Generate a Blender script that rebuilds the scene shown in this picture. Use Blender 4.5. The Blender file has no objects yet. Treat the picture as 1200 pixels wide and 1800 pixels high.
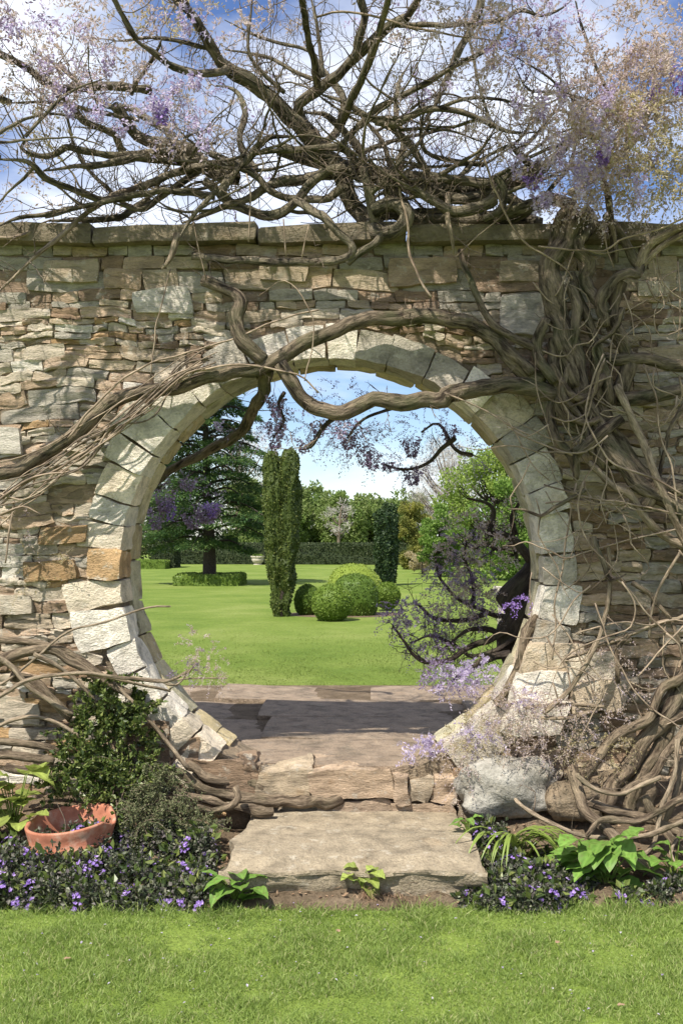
import bpy, math, random
import numpy as np
from math import sin, cos, pi, radians
from mathutils import Vector

SC = bpy.context.scene
COL = SC.collection
random.seed(7)
RNG = np.random.default_rng(11)

# ------------------------------------------------------------------ camera
F, U0, V0, ZC = 1800.0, 640.0, 945.0, 1.65      # focal length / principal point in photo pixels, eye height
cam_d = bpy.data.cameras.new('camera')
cam = bpy.data.objects.new('camera', cam_d)
COL.objects.link(cam)
cam.location = (0, 0, ZC)
cam.rotation_euler = (pi / 2, 0, 0)
cam_d.sensor_fit = 'VERTICAL'
cam_d.sensor_height = 36.0
cam_d.lens = 36.0
cam_d.shift_x = (600 - U0) / 1800
cam_d.shift_y = (V0 - 900) / 1800
cam_d.clip_end = 3000
SC.camera = cam

# ------------------------------------------------------------------ light
SUN_EL, SUN_AZ = radians(56), radians(213)       # azimuth clockwise from +Y (behind and left of the camera)
s_dir = Vector((sin(SUN_AZ) * cos(SUN_EL), cos(SUN_AZ) * cos(SUN_EL), sin(SUN_EL)))
sun_d = bpy.data.lights.new('sun', 'SUN')
sun_d.energy = 5.0
sun_d.angle = radians(0.55)
sun_d.color = (1.0, 0.95, 0.86)
sun = bpy.data.objects.new('sun', sun_d)
sun.rotation_euler = (-s_dir).to_track_quat('-Z', 'Y').to_euler()
sun.location = s_dir * 30
COL.objects.link(sun)

world = bpy.data.worlds.new('World')
SC.world = world
world.use_nodes = True
wn, wl = world.node_tree.nodes, world.node_tree.links
wn.clear()
w_out = wn.new('ShaderNodeOutputWorld')
w_bg = wn.new('ShaderNodeBackground'); w_bg.inputs['Strength'].default_value = 0.088
w_sky = wn.new('ShaderNodeTexSky'); w_sky.sky_type = 'NISHITA'; w_sky.sun_disc = False
w_sky.sun_elevation = SUN_EL; w_sky.sun_rotation = SUN_AZ
w_sky.air_density = 1.0; w_sky.dust_density = 0.4; w_sky.ozone_density = 2.5
w_tc = wn.new('ShaderNodeTexCoord')
w_map = wn.new('ShaderNodeMapping'); w_map.inputs['Scale'].default_value = (1.0, 1.0, 2.6)
w_map.inputs['Location'].default_value = (0.35, 0.1, 0.62)
w_n = wn.new('ShaderNodeTexNoise'); w_n.inputs['Scale'].default_value = 3.1
w_n.inputs['Detail'].default_value = 7; w_n.inputs['Roughness'].default_value = 0.55
w_n.inputs['Distortion'].default_value = 0.25
w_r = wn.new('ShaderNodeValToRGB')
w_r.color_ramp.elements[0].position = 0.40; w_r.color_ramp.elements[1].position = 0.64
w_mix = wn.new('ShaderNodeMix'); w_mix.data_type = 'RGBA'
w_mix.inputs[7].default_value = (8.6, 9.0, 9.8, 1)
wl.new(w_tc.outputs['Generated'], w_map.inputs['Vector'])
wl.new(w_map.outputs['Vector'], w_n.inputs['Vector'])
wl.new(w_n.outputs['Fac'], w_r.inputs['Fac'])
wl.new(w_r.outputs['Color'], w_mix.inputs[0])
w_hsv = wn.new('ShaderNodeHueSaturation'); w_hsv.inputs['Hue'].default_value = 0.513; w_hsv.inputs['Saturation'].default_value = 1.15; w_hsv.inputs['Value'].default_value = 1.15
wl.new(w_sky.outputs['Color'], w_hsv.inputs['Color'])
wl.new(w_hsv.outputs['Color'], w_mix.inputs[6])
wl.new(w_mix.outputs[2], w_bg.inputs['Color'])
wl.new(w_bg.outputs['Background'], w_out.inputs['Surface'])

SC.view_settings.view_transform = 'Standard'
SC.view_settings.look = 'None'
SC.view_settings.gamma = 1.0
SC.view_settings.exposure = 0.72
SC.view_settings.use_curve_mapping = False
SC.cycles.max_bounces = 7
SC.cycles.transparent_max_bounces = 8
SC.cycles.use_denoising = True

# ------------------------------------------------------------------ helpers
def P(u, v, Y):
    """world point that stands Y metres in front of the eye and is seen at photo pixel (u, v)"""
    return np.array([(u - U0) * Y / F, Y, ZC - (v - V0) * Y / F])

def _hash(ix, iy, iz, seed):
    h = (ix * 374761393 + iy * 668265263 + iz * 2147483647 + seed * 1274126177) & 0xFFFFFFFF
    h = ((h ^ (h >> 13)) * 1274126177) & 0xFFFFFFFF
    h = ((h ^ (h >> 16)) * 2246822519) & 0xFFFFFFFF
    return ((h ^ (h >> 15)) & 0xFFFFFF) / float(0xFFFFFF)

def vnoise(p, seed=0):
    p = np.asarray(p, dtype=np.float64)
    i = np.floor(p).astype(np.int64); f = p - i; f = f * f * (3 - 2 * f)
    out = np.zeros(len(p))
    for dx in (0, 1):
        wx = f[:, 0] if dx else 1 - f[:, 0]
        for dy in (0, 1):
            wy = f[:, 1] if dy else 1 - f[:, 1]
            for dz in (0, 1):
                wz = f[:, 2] if dz else 1 - f[:, 2]
                out += wx * wy * wz * _hash(i[:, 0] + dx, i[:, 1] + dy, i[:, 2] + dz, seed)
    return out * 2 - 1

def fbm(p, seed=0, octv=3):
    p = np.asarray(p, dtype=np.float64)
    a, s, o = 1.0, 1.0, np.zeros(len(p))
    for k in range(octv):
        o += a * vnoise(p * s + k * 17.3, seed + k); a *= 0.5; s *= 2.03
    return o

SHARP = {'rubble_stone', 'dressed_stone', 'coping_stone', 'step_stone', 'flagstone', 'pale_stone'}
def np_mesh(name, V, Fc, mat=None, smooth=True, tint=None, run=None):
    """V (n,3); Fc (m,k) uniform polygons or list of such arrays"""
    V = np.asarray(V, dtype=np.float32)
    if not isinstance(Fc, (list, tuple)): Fc = [Fc]
    Fc = [np.asarray(f, dtype=np.int32) for f in Fc if len(f)]
    me = bpy.data.meshes.new(name)
    me.vertices.add(len(V)); me.vertices.foreach_set('co', V.ravel())
    nl = sum(f.size for f in Fc); npol = sum(len(f) for f in Fc)
    me.loops.add(nl); me.polygons.add(npol)
    me.loops.foreach_set('vertex_index', np.concatenate([f.ravel() for f in Fc]))
    tot = np.concatenate([np.full(len(f), f.shape[1], dtype=np.int32) for f in Fc])
    st = np.concatenate([[0], np.cumsum(tot)[:-1]]).astype(np.int32)
    me.polygons.foreach_set('loop_start', st)
    me.polygons.foreach_set('loop_total', tot)
    me.polygons.foreach_set('use_smooth', np.full(npol, bool(smooth)))
    me.update(calc_edges=True)
    if tint is not None:
        a = me.attributes.new('tint', 'FLOAT_COLOR', 'POINT')
        t = np.asarray(tint, dtype=np.float32)
        if t.ndim == 1: t = np.tile(t, (len(V), 1))
        a.data.foreach_set('color', np.concatenate([t, np.ones((len(V), 1), np.float32)], 1).ravel())
    if run is not None:
        a = me.attributes.new('bark_run', 'FLOAT_VECTOR', 'POINT'); a.data.foreach_set('vector', np.asarray(run, dtype=np.float32).ravel())
    if mat is not None:
        me.materials.append(mat)
        if mat.name in SHARP: me.set_sharp_from_angle(angle=radians(38))
    return me

def put(name, me, parent=None, label=None, cat=None, group=None, kind=None, loc=None):
    o = bpy.data.objects.new(name, me)
    COL.objects.link(o)
    if parent is not None:
        o.parent = parent
        o.matrix_parent_inverse = PINV.get(parent.name, o.matrix_parent_inverse)
    if loc is not None: o.location = loc
    if label: o['label'] = label
    if cat: o['category'] = cat
    if group: o['group'] = group
    if kind: o['kind'] = kind
    return o

from mathutils import Matrix
PINV = {}
def thing(name, loc, label, cat, group=None, kind=None):
    o = put(name, None, None, label, cat, group, kind, loc=tuple(loc))
    o.empty_display_size = 0.1
    PINV[o.name] = Matrix.Translation(Vector(loc)).inverted()
    return o

class Batch:
    """collects pieces of the same polygon size into one mesh"""
    def __init__(s): s.V = []; s.F = {}; s.T = []; s.n = 0
    def add(s, V, Fc, tint=None):
        V = np.asarray(V)
        for f in (Fc if isinstance(Fc, (list, tuple)) else [Fc]):
            f = np.asarray(f)
            if len(f): s.F.setdefault(f.shape[1], []).append(f + s.n)
        s.V.append(V); s.n += len(V)
        if tint is not None:
            t = np.asarray(tint, dtype=np.float32)
            s.T.append(np.tile(t, (len(V), 1)) if t.ndim == 1 else t)
    def mesh(s, name, mat, smooth=True):
        return np_mesh(name, np.concatenate(s.V), [np.concatenate(f) for f in s.F.values()], mat, smooth,
                       np.concatenate(s.T) if s.T else None)

# ------------------------------------------------------------------ materials
def new_mat(name):
    m = bpy.data.materials.new(name); m.use_nodes = True
    nt = m.node_tree; nt.nodes.clear()
    out = nt.nodes.new('ShaderNodeOutputMaterial')
    b = nt.nodes.new('ShaderNodeBsdfPrincipled')
    b.inputs['Specular IOR Level'].default_value = 0.25
    nt.links.new(b.outputs[0], out.inputs[0])
    return m, nt, b, out

def N(nt, kind, **kw):
    n = nt.nodes.new(kind)
    for k, v in kw.items():
        if k in n.inputs.keys(): n.inputs[k].default_value = v
        else: setattr(n, k, v)
    return n

def ramp(nt, stops, interp='LINEAR'):
    r = nt.nodes.new('ShaderNodeValToRGB'); cr = r.color_ramp; cr.interpolation = interp
    while len(cr.elements) < len(stops): cr.elements.new(0.5)
    for e, (p, c) in zip(cr.elements, stops):
        e.position = p; e.color = (c[0], c[1], c[2], 1) if not np.isscalar(c) else (c, c, c, 1)
    return r

def mixc(nt, blend='MIX', fac=None):
    m = nt.nodes.new('ShaderNodeMix'); m.data_type = 'RGBA'; m.blend_type = blend
    if fac is not None: m.inputs[0].default_value = fac
    return m

def coords(nt, scale=(1, 1, 1)):
    g = nt.nodes.new('ShaderNodeNewGeometry')
    mp = nt.nodes.new('ShaderNodeMapping'); mp.inputs['Scale'].default_value = scale
    nt.links.new(g.outputs['Position'], mp.inputs['Vector'])
    return mp.outputs['Vector']

def stone_material(name, lichen=0.5, dark=0.6, layered=2.2, bump=0.9, fixed=None, ochre=0.35, rough=0.92, fine=1.0):
    m, nt, b, out = new_mat(name); L = nt.links.new
    b.inputs['Roughness'].default_value = rough
    v1 = coords(nt); v2 = coords(nt, (1, 1, layered))
    if fixed is None:
        base = N(nt, 'ShaderNodeAttribute', attribute_name='tint').outputs['Color']
    else:
        rgb = N(nt, 'ShaderNodeRGB'); rgb.outputs[0].default_value = (*fixed, 1); base = rgb.outputs[0]
    n1 = N(nt, 'ShaderNodeTexNoise', Scale=9.0, Detail=8.0, Roughness=0.62); L(v2, n1.inputs['Vector'])
    n2 = N(nt, 'ShaderNodeTexNoise', Scale=46.0 * fine, Detail=9.0, Roughness=0.68); L(v2, n2.inputs['Vector'])
    n3 = N(nt, 'ShaderNodeTexNoise', Scale=5.0, Detail=7.0, Roughness=0.6); L(v1, n3.inputs['Vector'])
    n4 = N(nt, 'ShaderNodeTexNoise', Scale=13.0, Detail=9.0, Roughness=0.7); L(v1, n4.inputs['Vector'])
    r1 = ramp(nt, [(0.30, 0.55), (0.5, 1.0), (0.72, 1.3)]); L(n1.outputs['Fac'], r1.inputs['Fac'])
    m1 = mixc(nt, 'MULTIPLY', 1.0); L(base, m1.inputs[6]); L(r1.outputs['Color'], m1.inputs[7])
    r2 = ramp(nt, [(0.3, 0.62), (0.5, 1.0), (0.7, 1.22)]); L(n2.outputs['Fac'], r2.inputs['Fac'])
    m2 = mixc(nt, 'MULTIPLY', 0.85); L(m1.outputs[2], m2.inputs[6]); L(r2.outputs['Color'], m2.inputs[7])
    # ochre iron staining
    ro = ramp(nt, [(0.60, 0.0), (0.72, ochre)]); L(n3.outputs['Fac'], ro.inputs['Fac'])
    mo = mixc(nt); L(ro.outputs['Color'], mo.inputs[0]); L(m2.outputs[2], mo.inputs[6]); mo.inputs[7].default_value = (0.38, 0.21, 0.075, 1)
    # pale lichen crust
    rl = ramp(nt, [(0.56, 0.0), (0.63, lichen)]); L(n4.outputs['Fac'], rl.inputs['Fac'])
    ml = mixc(nt); L(rl.outputs['Color'], ml.inputs[0]); L(mo.outputs[2], ml.inputs[6]); ml.inputs[7].default_value = (0.60, 0.545, 0.44, 1)
    # weathering grime
    n5 = N(nt, 'ShaderNodeTexNoise', Scale=3.3, Detail=9.0, Roughness=0.72, Distortion=0.6); L(v1, n5.inputs['Vector'])
    rd = ramp(nt, [(0.52, 0.0), (0.68, dark)]); L(n5.outputs['Fac'], rd.inputs['Fac'])
    md = mixc(nt); L(rd.outputs['Color'], md.inputs[0]); L(ml.outputs[2], md.inputs[6]); md.inputs[7].default_value = (0.105, 0.092, 0.065, 1)
    L(md.outputs[2], b.inputs['Base Color'])
    ad = N(nt, 'ShaderNodeMath', operation='MULTIPLY_ADD'); L(n1.outputs['Fac'], ad.inputs[0]); ad.inputs[1].default_value = 1.6; L(n2.outputs['Fac'], ad.inputs[2])
    bp = N(nt, 'ShaderNodeBump', Strength=bump, Distance=0.022); L(ad.outputs[0], bp.inputs['Height'])
    L(bp.outputs['Normal'], b.inputs['Normal'])
    return m

def leaf_material(name, stops, transl=0.35, rough=0.55, spec=0.25, patch=None, veined=False):
    """leaf colour varies leaf by leaf"""
    m, nt, b, out = new_mat(name); L = nt.links.new
    g = N(nt, 'ShaderNodeNewGeometry')
    r = ramp(nt, stops); L(g.outputs['Random Per Island'], r.inputs['Fac'])
    col = r.outputs['Color']
    if patch:
        n = N(nt, 'ShaderNodeTexNoise', Scale=patch[0], Detail=3.0); L(g.outputs['Position'], n.inputs['Vector'])
        rp = ramp(nt, [(0.42, 0.0), (0.62, patch[2])]); L(n.outputs['Fac'], rp.inputs['Fac'])
        mm = mixc(nt); L(rp.outputs['Color'], mm.inputs[0]); L(col, mm.inputs[6]); mm.inputs[7].default_value = (*patch[1], 1)
        col = mm.outputs[2]
    if veined:
        at = N(nt, 'ShaderNodeAttribute', attribute_name='tint'); mv = mixc(nt, 'MULTIPLY', 1.0); L(col, mv.inputs[6]); L(at.outputs['Color'], mv.inputs[7])
        n = N(nt, 'ShaderNodeTexNoise', Scale=55.0, Detail=4.0); L(g.outputs['Position'], n.inputs['Vector'])
        rb_ = ramp(nt, [(0.60, 0.0), (0.68, 0.75)]); L(n.outputs['Fac'], rb_.inputs['Fac'])
        mb = mixc(nt); L(rb_.outputs['Color'], mb.inputs[0]); L(mv.outputs[2], mb.inputs[6]); mb.inputs[7].default_value = (0.16, 0.13, 0.05, 1); col = mb.outputs[2]
    L(col, b.inputs['Base Color'])
    b.inputs['Roughness'].default_value = rough
    b.inputs['Specular IOR Level'].default_value = spec
    t = N(nt, 'ShaderNodeBsdfTranslucent'); L(col, t.inputs['Color'])
    ms = N(nt, 'ShaderNodeMixShader'); ms.inputs[0].default_value = transl
    L(b.outputs[0], ms.inputs[1]); L(t.outputs[0], ms.inputs[2]); L(ms.outputs[0], out.inputs[0])
    return m

def bark_material(name, c1, c2, moss=(0.10, 0.115, 0.045), mossamt=0.5, bump=0.7, scale=1.0, along=True):
    m, nt, b, out = new_mat(name); L = nt.links.new
    b.inputs['Roughness'].default_value = 0.88
    v = coords(nt); va = N(nt, 'ShaderNodeAttribute', attribute_name='bark_run').outputs['Vector'] if along else v
    n1 = N(nt, 'ShaderNodeTexNoise', Scale=34.0 * scale, Detail=7.0, Roughness=0.65, Distortion=.4); L(va, n1.inputs['Vector'])
    n2 = N(nt, 'ShaderNodeTexNoise', Scale=130.0 * scale, Detail=6.0, Roughness=0.7); L(va, n2.inputs['Vector'])
    n3 = N(nt, 'ShaderNodeTexNoise', Scale=6.0 * scale, Detail=6.0, Roughness=0.6); L(v, n3.inputs['Vector'])
    r1 = ramp(nt, [(0.38, c1), (0.50, tuple(.45 * a + .55 * b_ for a, b_ in zip(c1, c2))), (0.64, c2)]); L(n1.outputs['Fac'], r1.inputs['Fac'])
    r2 = ramp(nt, [(0.35, 0.5), (0.65, 1.35)]); L(n2.outputs['Fac'], r2.inputs['Fac'])
    mm = mixc(nt, 'MULTIPLY', 0.8); L(r1.outputs['Color'], mm.inputs[6]); L(r2.outputs['Color'], mm.inputs[7])
    r3 = ramp(nt, [(0.48, 0.0), (0.66, mossamt)]); L(n3.outputs['Fac'], r3.inputs['Fac'])
    m3 = mixc(nt); L(r3.outputs['Color'], m3.inputs[0]); L(mm.outputs[2], m3.inputs[6]); m3.inputs[7].default_value = (*moss, 1)
    L(m3.outputs[2], b.inputs['Base Color'])
    ad = N(nt, 'ShaderNodeMath', operation='MULTIPLY_ADD'); L(n1.outputs['Fac'], ad.inputs[0]); ad.inputs[1].default_value = 2.0; L(n2.outputs['Fac'], ad.inputs[2])
    bp = N(nt, 'ShaderNodeBump', Strength=bump, Distance=0.02); L(ad.outputs[0], bp.inputs['Height'])
    L(bp.outputs['Normal'], b.inputs['Normal'])
    return m

def ground_material(name, stops, scale, bump=0.5, dist=0.02, stops2=None, scale2=60.0, rough=0.95):
    m, nt, b, out = new_mat(name); L = nt.links.new
    b.inputs['Roughness'].default_value = rough
    b.inputs['Specular IOR Level'].default_value = 0.1
    v = coords(nt)
    n1 = N(nt, 'ShaderNodeTexNoise', Scale=scale, Detail=8.0, Roughness=0.6); L(v, n1.inputs['Vector'])
    n2 = N(nt, 'ShaderNodeTexNoise', Scale=scale2, Detail=8.0, Roughness=0.7); L(v, n2.inputs['Vector'])
    r1 = ramp(nt, stops); L(n1.outputs['Fac'], r1.inputs['Fac'])
    r2 = ramp(nt, stops2 or [(0.3, 0.6), (0.7, 1.35)]); L(n2.outputs['Fac'], r2.inputs['Fac'])
    mm = mixc(nt, 'MULTIPLY', 1.0); L(r1.outputs['Color'], mm.inputs[6]); L(r2.outputs['Color'], mm.inputs[7])
    L(mm.outputs[2], b.inputs['Base Color'])
    bp = N(nt, 'ShaderNodeBump', Strength=bump, Distance=dist); L(n2.outputs['Fac'], bp.inputs['Height'])
    L(bp.outputs['Normal'], b.inputs['Normal'])
    return m

M = {}
M['rubble'] = stone_material('rubble_stone', lichen=0.6, dark=0.42, layered=3.4, bump=1.0, fine=1.5)
M['dressed'] = stone_material('dressed_stone', lichen=0.7, dark=0.45, layered=1.3, bump=0.9, ochre=0.35, fine=1.6)
M['coping'] = stone_material('coping_stone', lichen=0.2, dark=0.7, layered=1.5, bump=0.8, fixed=(0.185, 0.15, 0.10), ochre=0.15)
M['mortar'] = stone_material('earth_mortar', lichen=0.1, dark=0.8, layered=1.5, bump=1.0, fixed=(0.25, 0.19, 0.125), ochre=0.4)
M['slab'] = stone_material('step_stone', lichen=0.4, dark=0.4, layered=1.2, bump=0.85, fine=1.5, fixed=(0.335, 0.275, 0.19), ochre=0.15)
M['flag'] = stone_material('flagstone', lichen=0.12, dark=0.5, layered=1.0, bump=1.0, fine=1.8, fixed=(0.31, 0.235, 0.165), ochre=0.12)
M['boulder'] = stone_material('boulder_stone', lichen=0.45, dark=0.5, layered=1.0, bump=0.7, fixed=(0.34, 0.32, 0.275), ochre=0.3)
M['rear_stone'] = stone_material('pale_stone', lichen=0.4, dark=0.3, fixed=(0.5, 0.45, 0.36))
M['bark'] = bark_material('wisteria_bark', (0.04, 0.027, 0.018), (0.30, 0.235, 0.16), bump=1.0)
M['bark_crown'] = bark_material('mossy_bark', (0.04, 0.031, 0.021), (0.31, 0.26, 0.18), moss=(0.085, 0.09, 0.038), mossamt=0.5, bump=1.0)
M['bark_dark'] = bark_material('dark_bark', (0.030, 0.022, 0.018), (0.085, 0.065, 0.05), mossamt=0.25)
M['bark_pale'] = bark_material('pale_stem', (0.13, 0.095, 0.062), (0.40, 0.315, 0.22), mossamt=0.15, bump=0.7)
M['bark_root'] = bark_material('root_bark', (0.08, 0.055, 0.036), (0.34, 0.26, 0.175), mossamt=0.2, bump=1.0)
M['twig'] = bark_material('twig_bark', (0.085, 0.062, 0.045), (0.22, 0.17, 0.125), mossamt=0.1, bump=0.2, along=False)
M['bark_tree'] = bark_material('tree_bark', (0.030, 0.022, 0.018), (0.085, 0.065, 0.05), mossamt=0.25, along=False)
M['twig_pale'] = bark_material('pale_twig', (0.14, 0.10, 0.068), (0.38, 0.295, 0.21), mossamt=0.0, bump=0.2)
M['grass'] = leaf_material('grass_blade', [(0, (0.15, 0.225, 0.045)), (0.5, (0.25, 0.345, 0.085)), (0.85, (0.34, 0.42, 0.13)), (1, (0.54, 0.49, 0.28))], 0.5, 0.5, 0.25, patch=(2.6, (0.30, 0.40, 0.10), 0.45))
M['mown'] = leaf_material('mown_blade', [(0, (0.13, 0.19, 0.035)), (1, (0.22, 0.275, 0.065))], 0.4, 0.6)
M['turf'] = ground_material('turf', [(0.3, (0.14, 0.20, 0.035)), (0.7, (0.20, 0.265, 0.055))], 2.0, 0.8, 0.02)
M['lawn'] = ground_material('mown_lawn', [(0.30, (0.095, 0.15, 0.024)), (0.46, (0.135, 0.19, 0.034)), (0.58, (0.165, 0.215, 0.046)), (0.72, (0.21, 0.245, 0.068))], 0.75, 0.9, 0.03,
                            [(0.25, 0.6), (0.75, 1.3)], 30.0)
M['soil'] = ground_material('garden_soil', [(0.3, (0.11, 0.08, 0.05)), (0.7, (0.24, 0.18, 0.12))], 7.0, 1.0, 0.03)
M['spray'] = leaf_material('bronze_young_leaf', [(0, (0.34, 0.25, 0.18)), (0.4, (0.52, 0.42, 0.335)), (0.7, (0.62, 0.52, 0.47)), (1, (0.56, 0.48, 0.56))], 0.5, 0.6)
M['spray_olive'] = leaf_material('olive_young_leaf', [(0, (0.30, 0.25, 0.12)), (0.5, (0.47, 0.40, 0.21)), (1, (0.56, 0.48, 0.36))], 0.5, 0.6)
M['lilac'] = leaf_material('lilac_petal', [(0, (0.38, 0.29, 0.50)), (0.5, (0.58, 0.50, 0.66)), (1, (0.74, 0.69, 0.78))], 0.5, 0.6)
M['dusk'] = leaf_material('dusky_petal', [(0, (0.14, 0.095, 0.13)), (0.5, (0.27, 0.20, 0.29)), (1, (0.46, 0.37, 0.57))], 0.45, 0.6)
M['violet'] = leaf_material('violet_petal', [(0, (0.17, 0.09, 0.36)), (0.6, (0.32, 0.20, 0.54)), (1, (0.52, 0.38, 0.70))], 0.3, 0.6)
M['cover'] = leaf_material('ground_cover_leaf', [(0, (0.03, 0.042, 0.022)), (0.5, (0.085, 0.105, 0.05)), (0.8, (0.15, 0.125, 0.125)), (1, (0.30, 0.32, 0.20))], 0.35, 0.45, 0.4)
M['shrub'] = leaf_material('shrub_leaf', [(0, (0.035, 0.06, 0.015)), (0.6, (0.10, 0.14, 0.03)), (1, (0.24, 0.27, 0.08))], 0.3, 0.4, 0.4)
M['tuft'] = leaf_material('grey_green_leaf', [(0, (0.10, 0.12, 0.055)), (0.6, (0.17, 0.185, 0.085)), (1, (0.27, 0.26, 0.15))], 0.3, 0.6)
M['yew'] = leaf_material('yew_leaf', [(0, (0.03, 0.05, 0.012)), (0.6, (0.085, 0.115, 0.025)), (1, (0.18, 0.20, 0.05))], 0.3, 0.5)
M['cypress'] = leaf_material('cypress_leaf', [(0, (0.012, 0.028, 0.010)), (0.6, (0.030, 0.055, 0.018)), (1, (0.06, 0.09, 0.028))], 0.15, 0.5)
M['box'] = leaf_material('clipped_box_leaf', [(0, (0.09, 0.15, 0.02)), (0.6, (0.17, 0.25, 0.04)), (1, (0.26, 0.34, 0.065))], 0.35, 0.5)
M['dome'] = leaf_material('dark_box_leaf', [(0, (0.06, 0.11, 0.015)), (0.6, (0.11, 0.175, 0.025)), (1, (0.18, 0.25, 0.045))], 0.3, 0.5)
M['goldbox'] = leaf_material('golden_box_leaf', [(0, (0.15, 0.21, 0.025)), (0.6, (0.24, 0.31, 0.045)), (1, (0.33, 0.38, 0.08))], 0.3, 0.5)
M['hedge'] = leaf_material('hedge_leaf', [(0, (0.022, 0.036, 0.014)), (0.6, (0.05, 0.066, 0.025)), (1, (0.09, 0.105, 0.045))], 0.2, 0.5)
M['cedar'] = leaf_material('cedar_needle', [(0, (0.03, 0.07, 0.025)), (0.6, (0.075, 0.14, 0.045)), (1, (0.18, 0.25, 0.08))], 0.35, 0.5)
M['oak'] = leaf_material('spring_leaf', [(0, (0.10, 0.15, 0.035)), (0.6, (0.21, 0.27, 0.075)), (1, (0.32, 0.37, 0.15))], 0.5, 0.6, patch=(0.5, (0.20, 0.30, 0.08), 0.6))
M['golden'] = leaf_material('golden_leaf', [(0, (0.16, 0.17, 0.03)), (0.6, (0.34, 0.33, 0.07)), (1, (0.48, 0.45, 0.14))], 0.5, 0.6, patch=(1.5, (0.07, 0.10, 0.025), 0.7))
M['lime'] = leaf_material('lime_leaf', [(0, (0.15, 0.23, 0.035)), (0.6, (0.27, 0.37, 0.065)), (1, (0.38, 0.46, 0.14))], 0.5, 0.6)
M['emerald'] = leaf_material('emerald_leaf', [(0, (0.09, 0.17, 0.025)), (0.6, (0.17, 0.28, 0.05)), (1, (0.27, 0.37, 0.10))], 0.45, 0.6)
M['bare'] = leaf_material('catkin_twig', [(0, (0.36, 0.32, 0.29)), (1, (0.60, 0.56, 0.52))], 0.2, 0.8)
M['broad'] = leaf_material('broad_leaf', [(0, (0.10, 0.22, 0.035)), (1, (0.18, 0.31, 0.06))], 0.35, 0.45, 0.3, patch=(25.0, (0.20, 0.30, 0.07), 0.5), veined=True)
M['broad_yellow'] = leaf_material('yellowing_leaf', [(0, (0.20, 0.28, 0.05)), (1, (0.33, 0.37, 0.10))], 0.35, 0.45, 0.3, veined=True)
M['strap'] = leaf_material('strap_leaf', [(0, (0.12, 0.20, 0.03)), (0.7, (0.22, 0.29, 0.06)), (1, (0.42, 0.38, 0.13))], 0.3, 0.4, 0.4)
M['dry'] = leaf_material('dry_root_fibre', [(0, (0.17, 0.10, 0.06)), (1, (0.36, 0.25, 0.16))], 0.1, 0.9)
def terracotta():
    m, nt, b, out = new_mat('terracotta'); L = nt.links.new
    v = coords(nt)
    n = N(nt, 'ShaderNodeTexNoise', Scale=14.0, Detail=8.0, Roughness=0.65); L(v, n.inputs['Vector'])
    n2 = N(nt, 'ShaderNodeTexNoise', Scale=120.0, Detail=4.0); L(v, n2.inputs['Vector'])
    r = ramp(nt, [(0.3, (0.27, 0.10, 0.058)), (0.5, (0.39, 0.155, 0.092)), (0.63, (0.46, 0.27, 0.19)), (0.74, (0.26, 0.20, 0.14))]); L(n.outputs['Fac'], r.inputs['Fac'])
    L(r.outputs['Color'], b.inputs['Base Color']); b.inputs['Roughness'].default_value = 0.8
    bp = N(nt, 'ShaderNodeBump', Strength=0.25, Distance=0.004); L(n2.outputs['Fac'], bp.inputs['Height']); L(bp.outputs['Normal'], b.inputs['Normal'])
    return m
M['terracotta'] = terracotta()

# ------------------------------------------------------------------ shape builders
_cube = {}
def cube_grid(n):
    """unit cube surface, n quads a side, welded: (V in [-1,1], quads)"""
    if n in _cube: return _cube[n]
    idx, V, Q = {}, [], []
    def vid(p):
        k = tuple(int(round((c + 1) * n / 2)) for c in p)
        if k not in idx: idx[k] = len(V); V.append(p)
        return idx[k]
    for ax in range(3):
        for sgn in (-1, 1):
            a, c = (ax + 1) % 3, (ax + 2) % 3
            for i in range(n):
                for j in range(n):
                    q = []
                    for (di, dj) in ((0, 0), (1, 0), (1, 1), (0, 1)):
                        p = [0, 0, 0]; p[ax] = sgn; p[a] = -1 + 2 * (i + di) / n; p[c] = -1 + 2 * (j + dj) / n
                        q.append(vid(tuple(p)))
                    Q.append(q if sgn > 0 else q[::-1])
    _cube[n] = (np.array(V, float), np.array(Q))
    return _cube[n]

def round_cube(n, k):
    V, Q = cube_grid(n)
    s = (np.abs(V) ** k).sum(1) ** (1.0 / k)
    return V / s[:, None] * (3 ** (1.0 / k)) ** 0.55, Q

_seed = [0]
def nseed(): _seed[0] += 1; return _seed[0]

def stone_block(x0, x1, y0, y1, z0, z1, n=3, k=9, rough=0.012, freq=9.0):
    V, Q = round_cube(n, k)
    c = np.array([(x0 + x1) / 2, (y0 + y1) / 2, (z0 + z1) / 2]); h = np.array([x1 - x0, y1 - y0, z1 - z0]) / 2
    W = np.clip(V, -1, 1) * h + c
    s = nseed()
    # gentle skew so that edges are not parallel
    W[:, 2] += (W[:, 0] - c[0]) * random.uniform(-.05, .05) + V[:, 0] * V[:, 2] * random.uniform(-.10, .10) * h[2]
    W[:, 0] += V[:, 2] * random.uniform(-.18, .18) * h[2]
    d = np.stack([fbm(W * freq, s), fbm(W * freq + 50, s + 900), fbm(W * freq + 90, s + 1800)], 1)
    return W + d * rough, Q

def frames(pts):
    T = np.gradient(pts, axis=0); T /= np.linalg.norm(T, axis=1)[:, None] + 1e-9
    Nn = np.zeros_like(T); r = np.array([0.3, 0.2, 0.93]) if abs(T[0][2]) < 0.9 else np.array([1.0, 0, 0])
    v = r - T[0] * (r @ T[0]); Nn[0] = v / np.linalg.norm(v)
    for i in range(1, len(T)):
        v = Nn[i - 1] - T[i] * (Nn[i - 1] @ T[i]); Nn[i] = v / (np.linalg.norm(v) + 1e-9)
    return T, Nn, np.cross(T, Nn)

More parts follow.
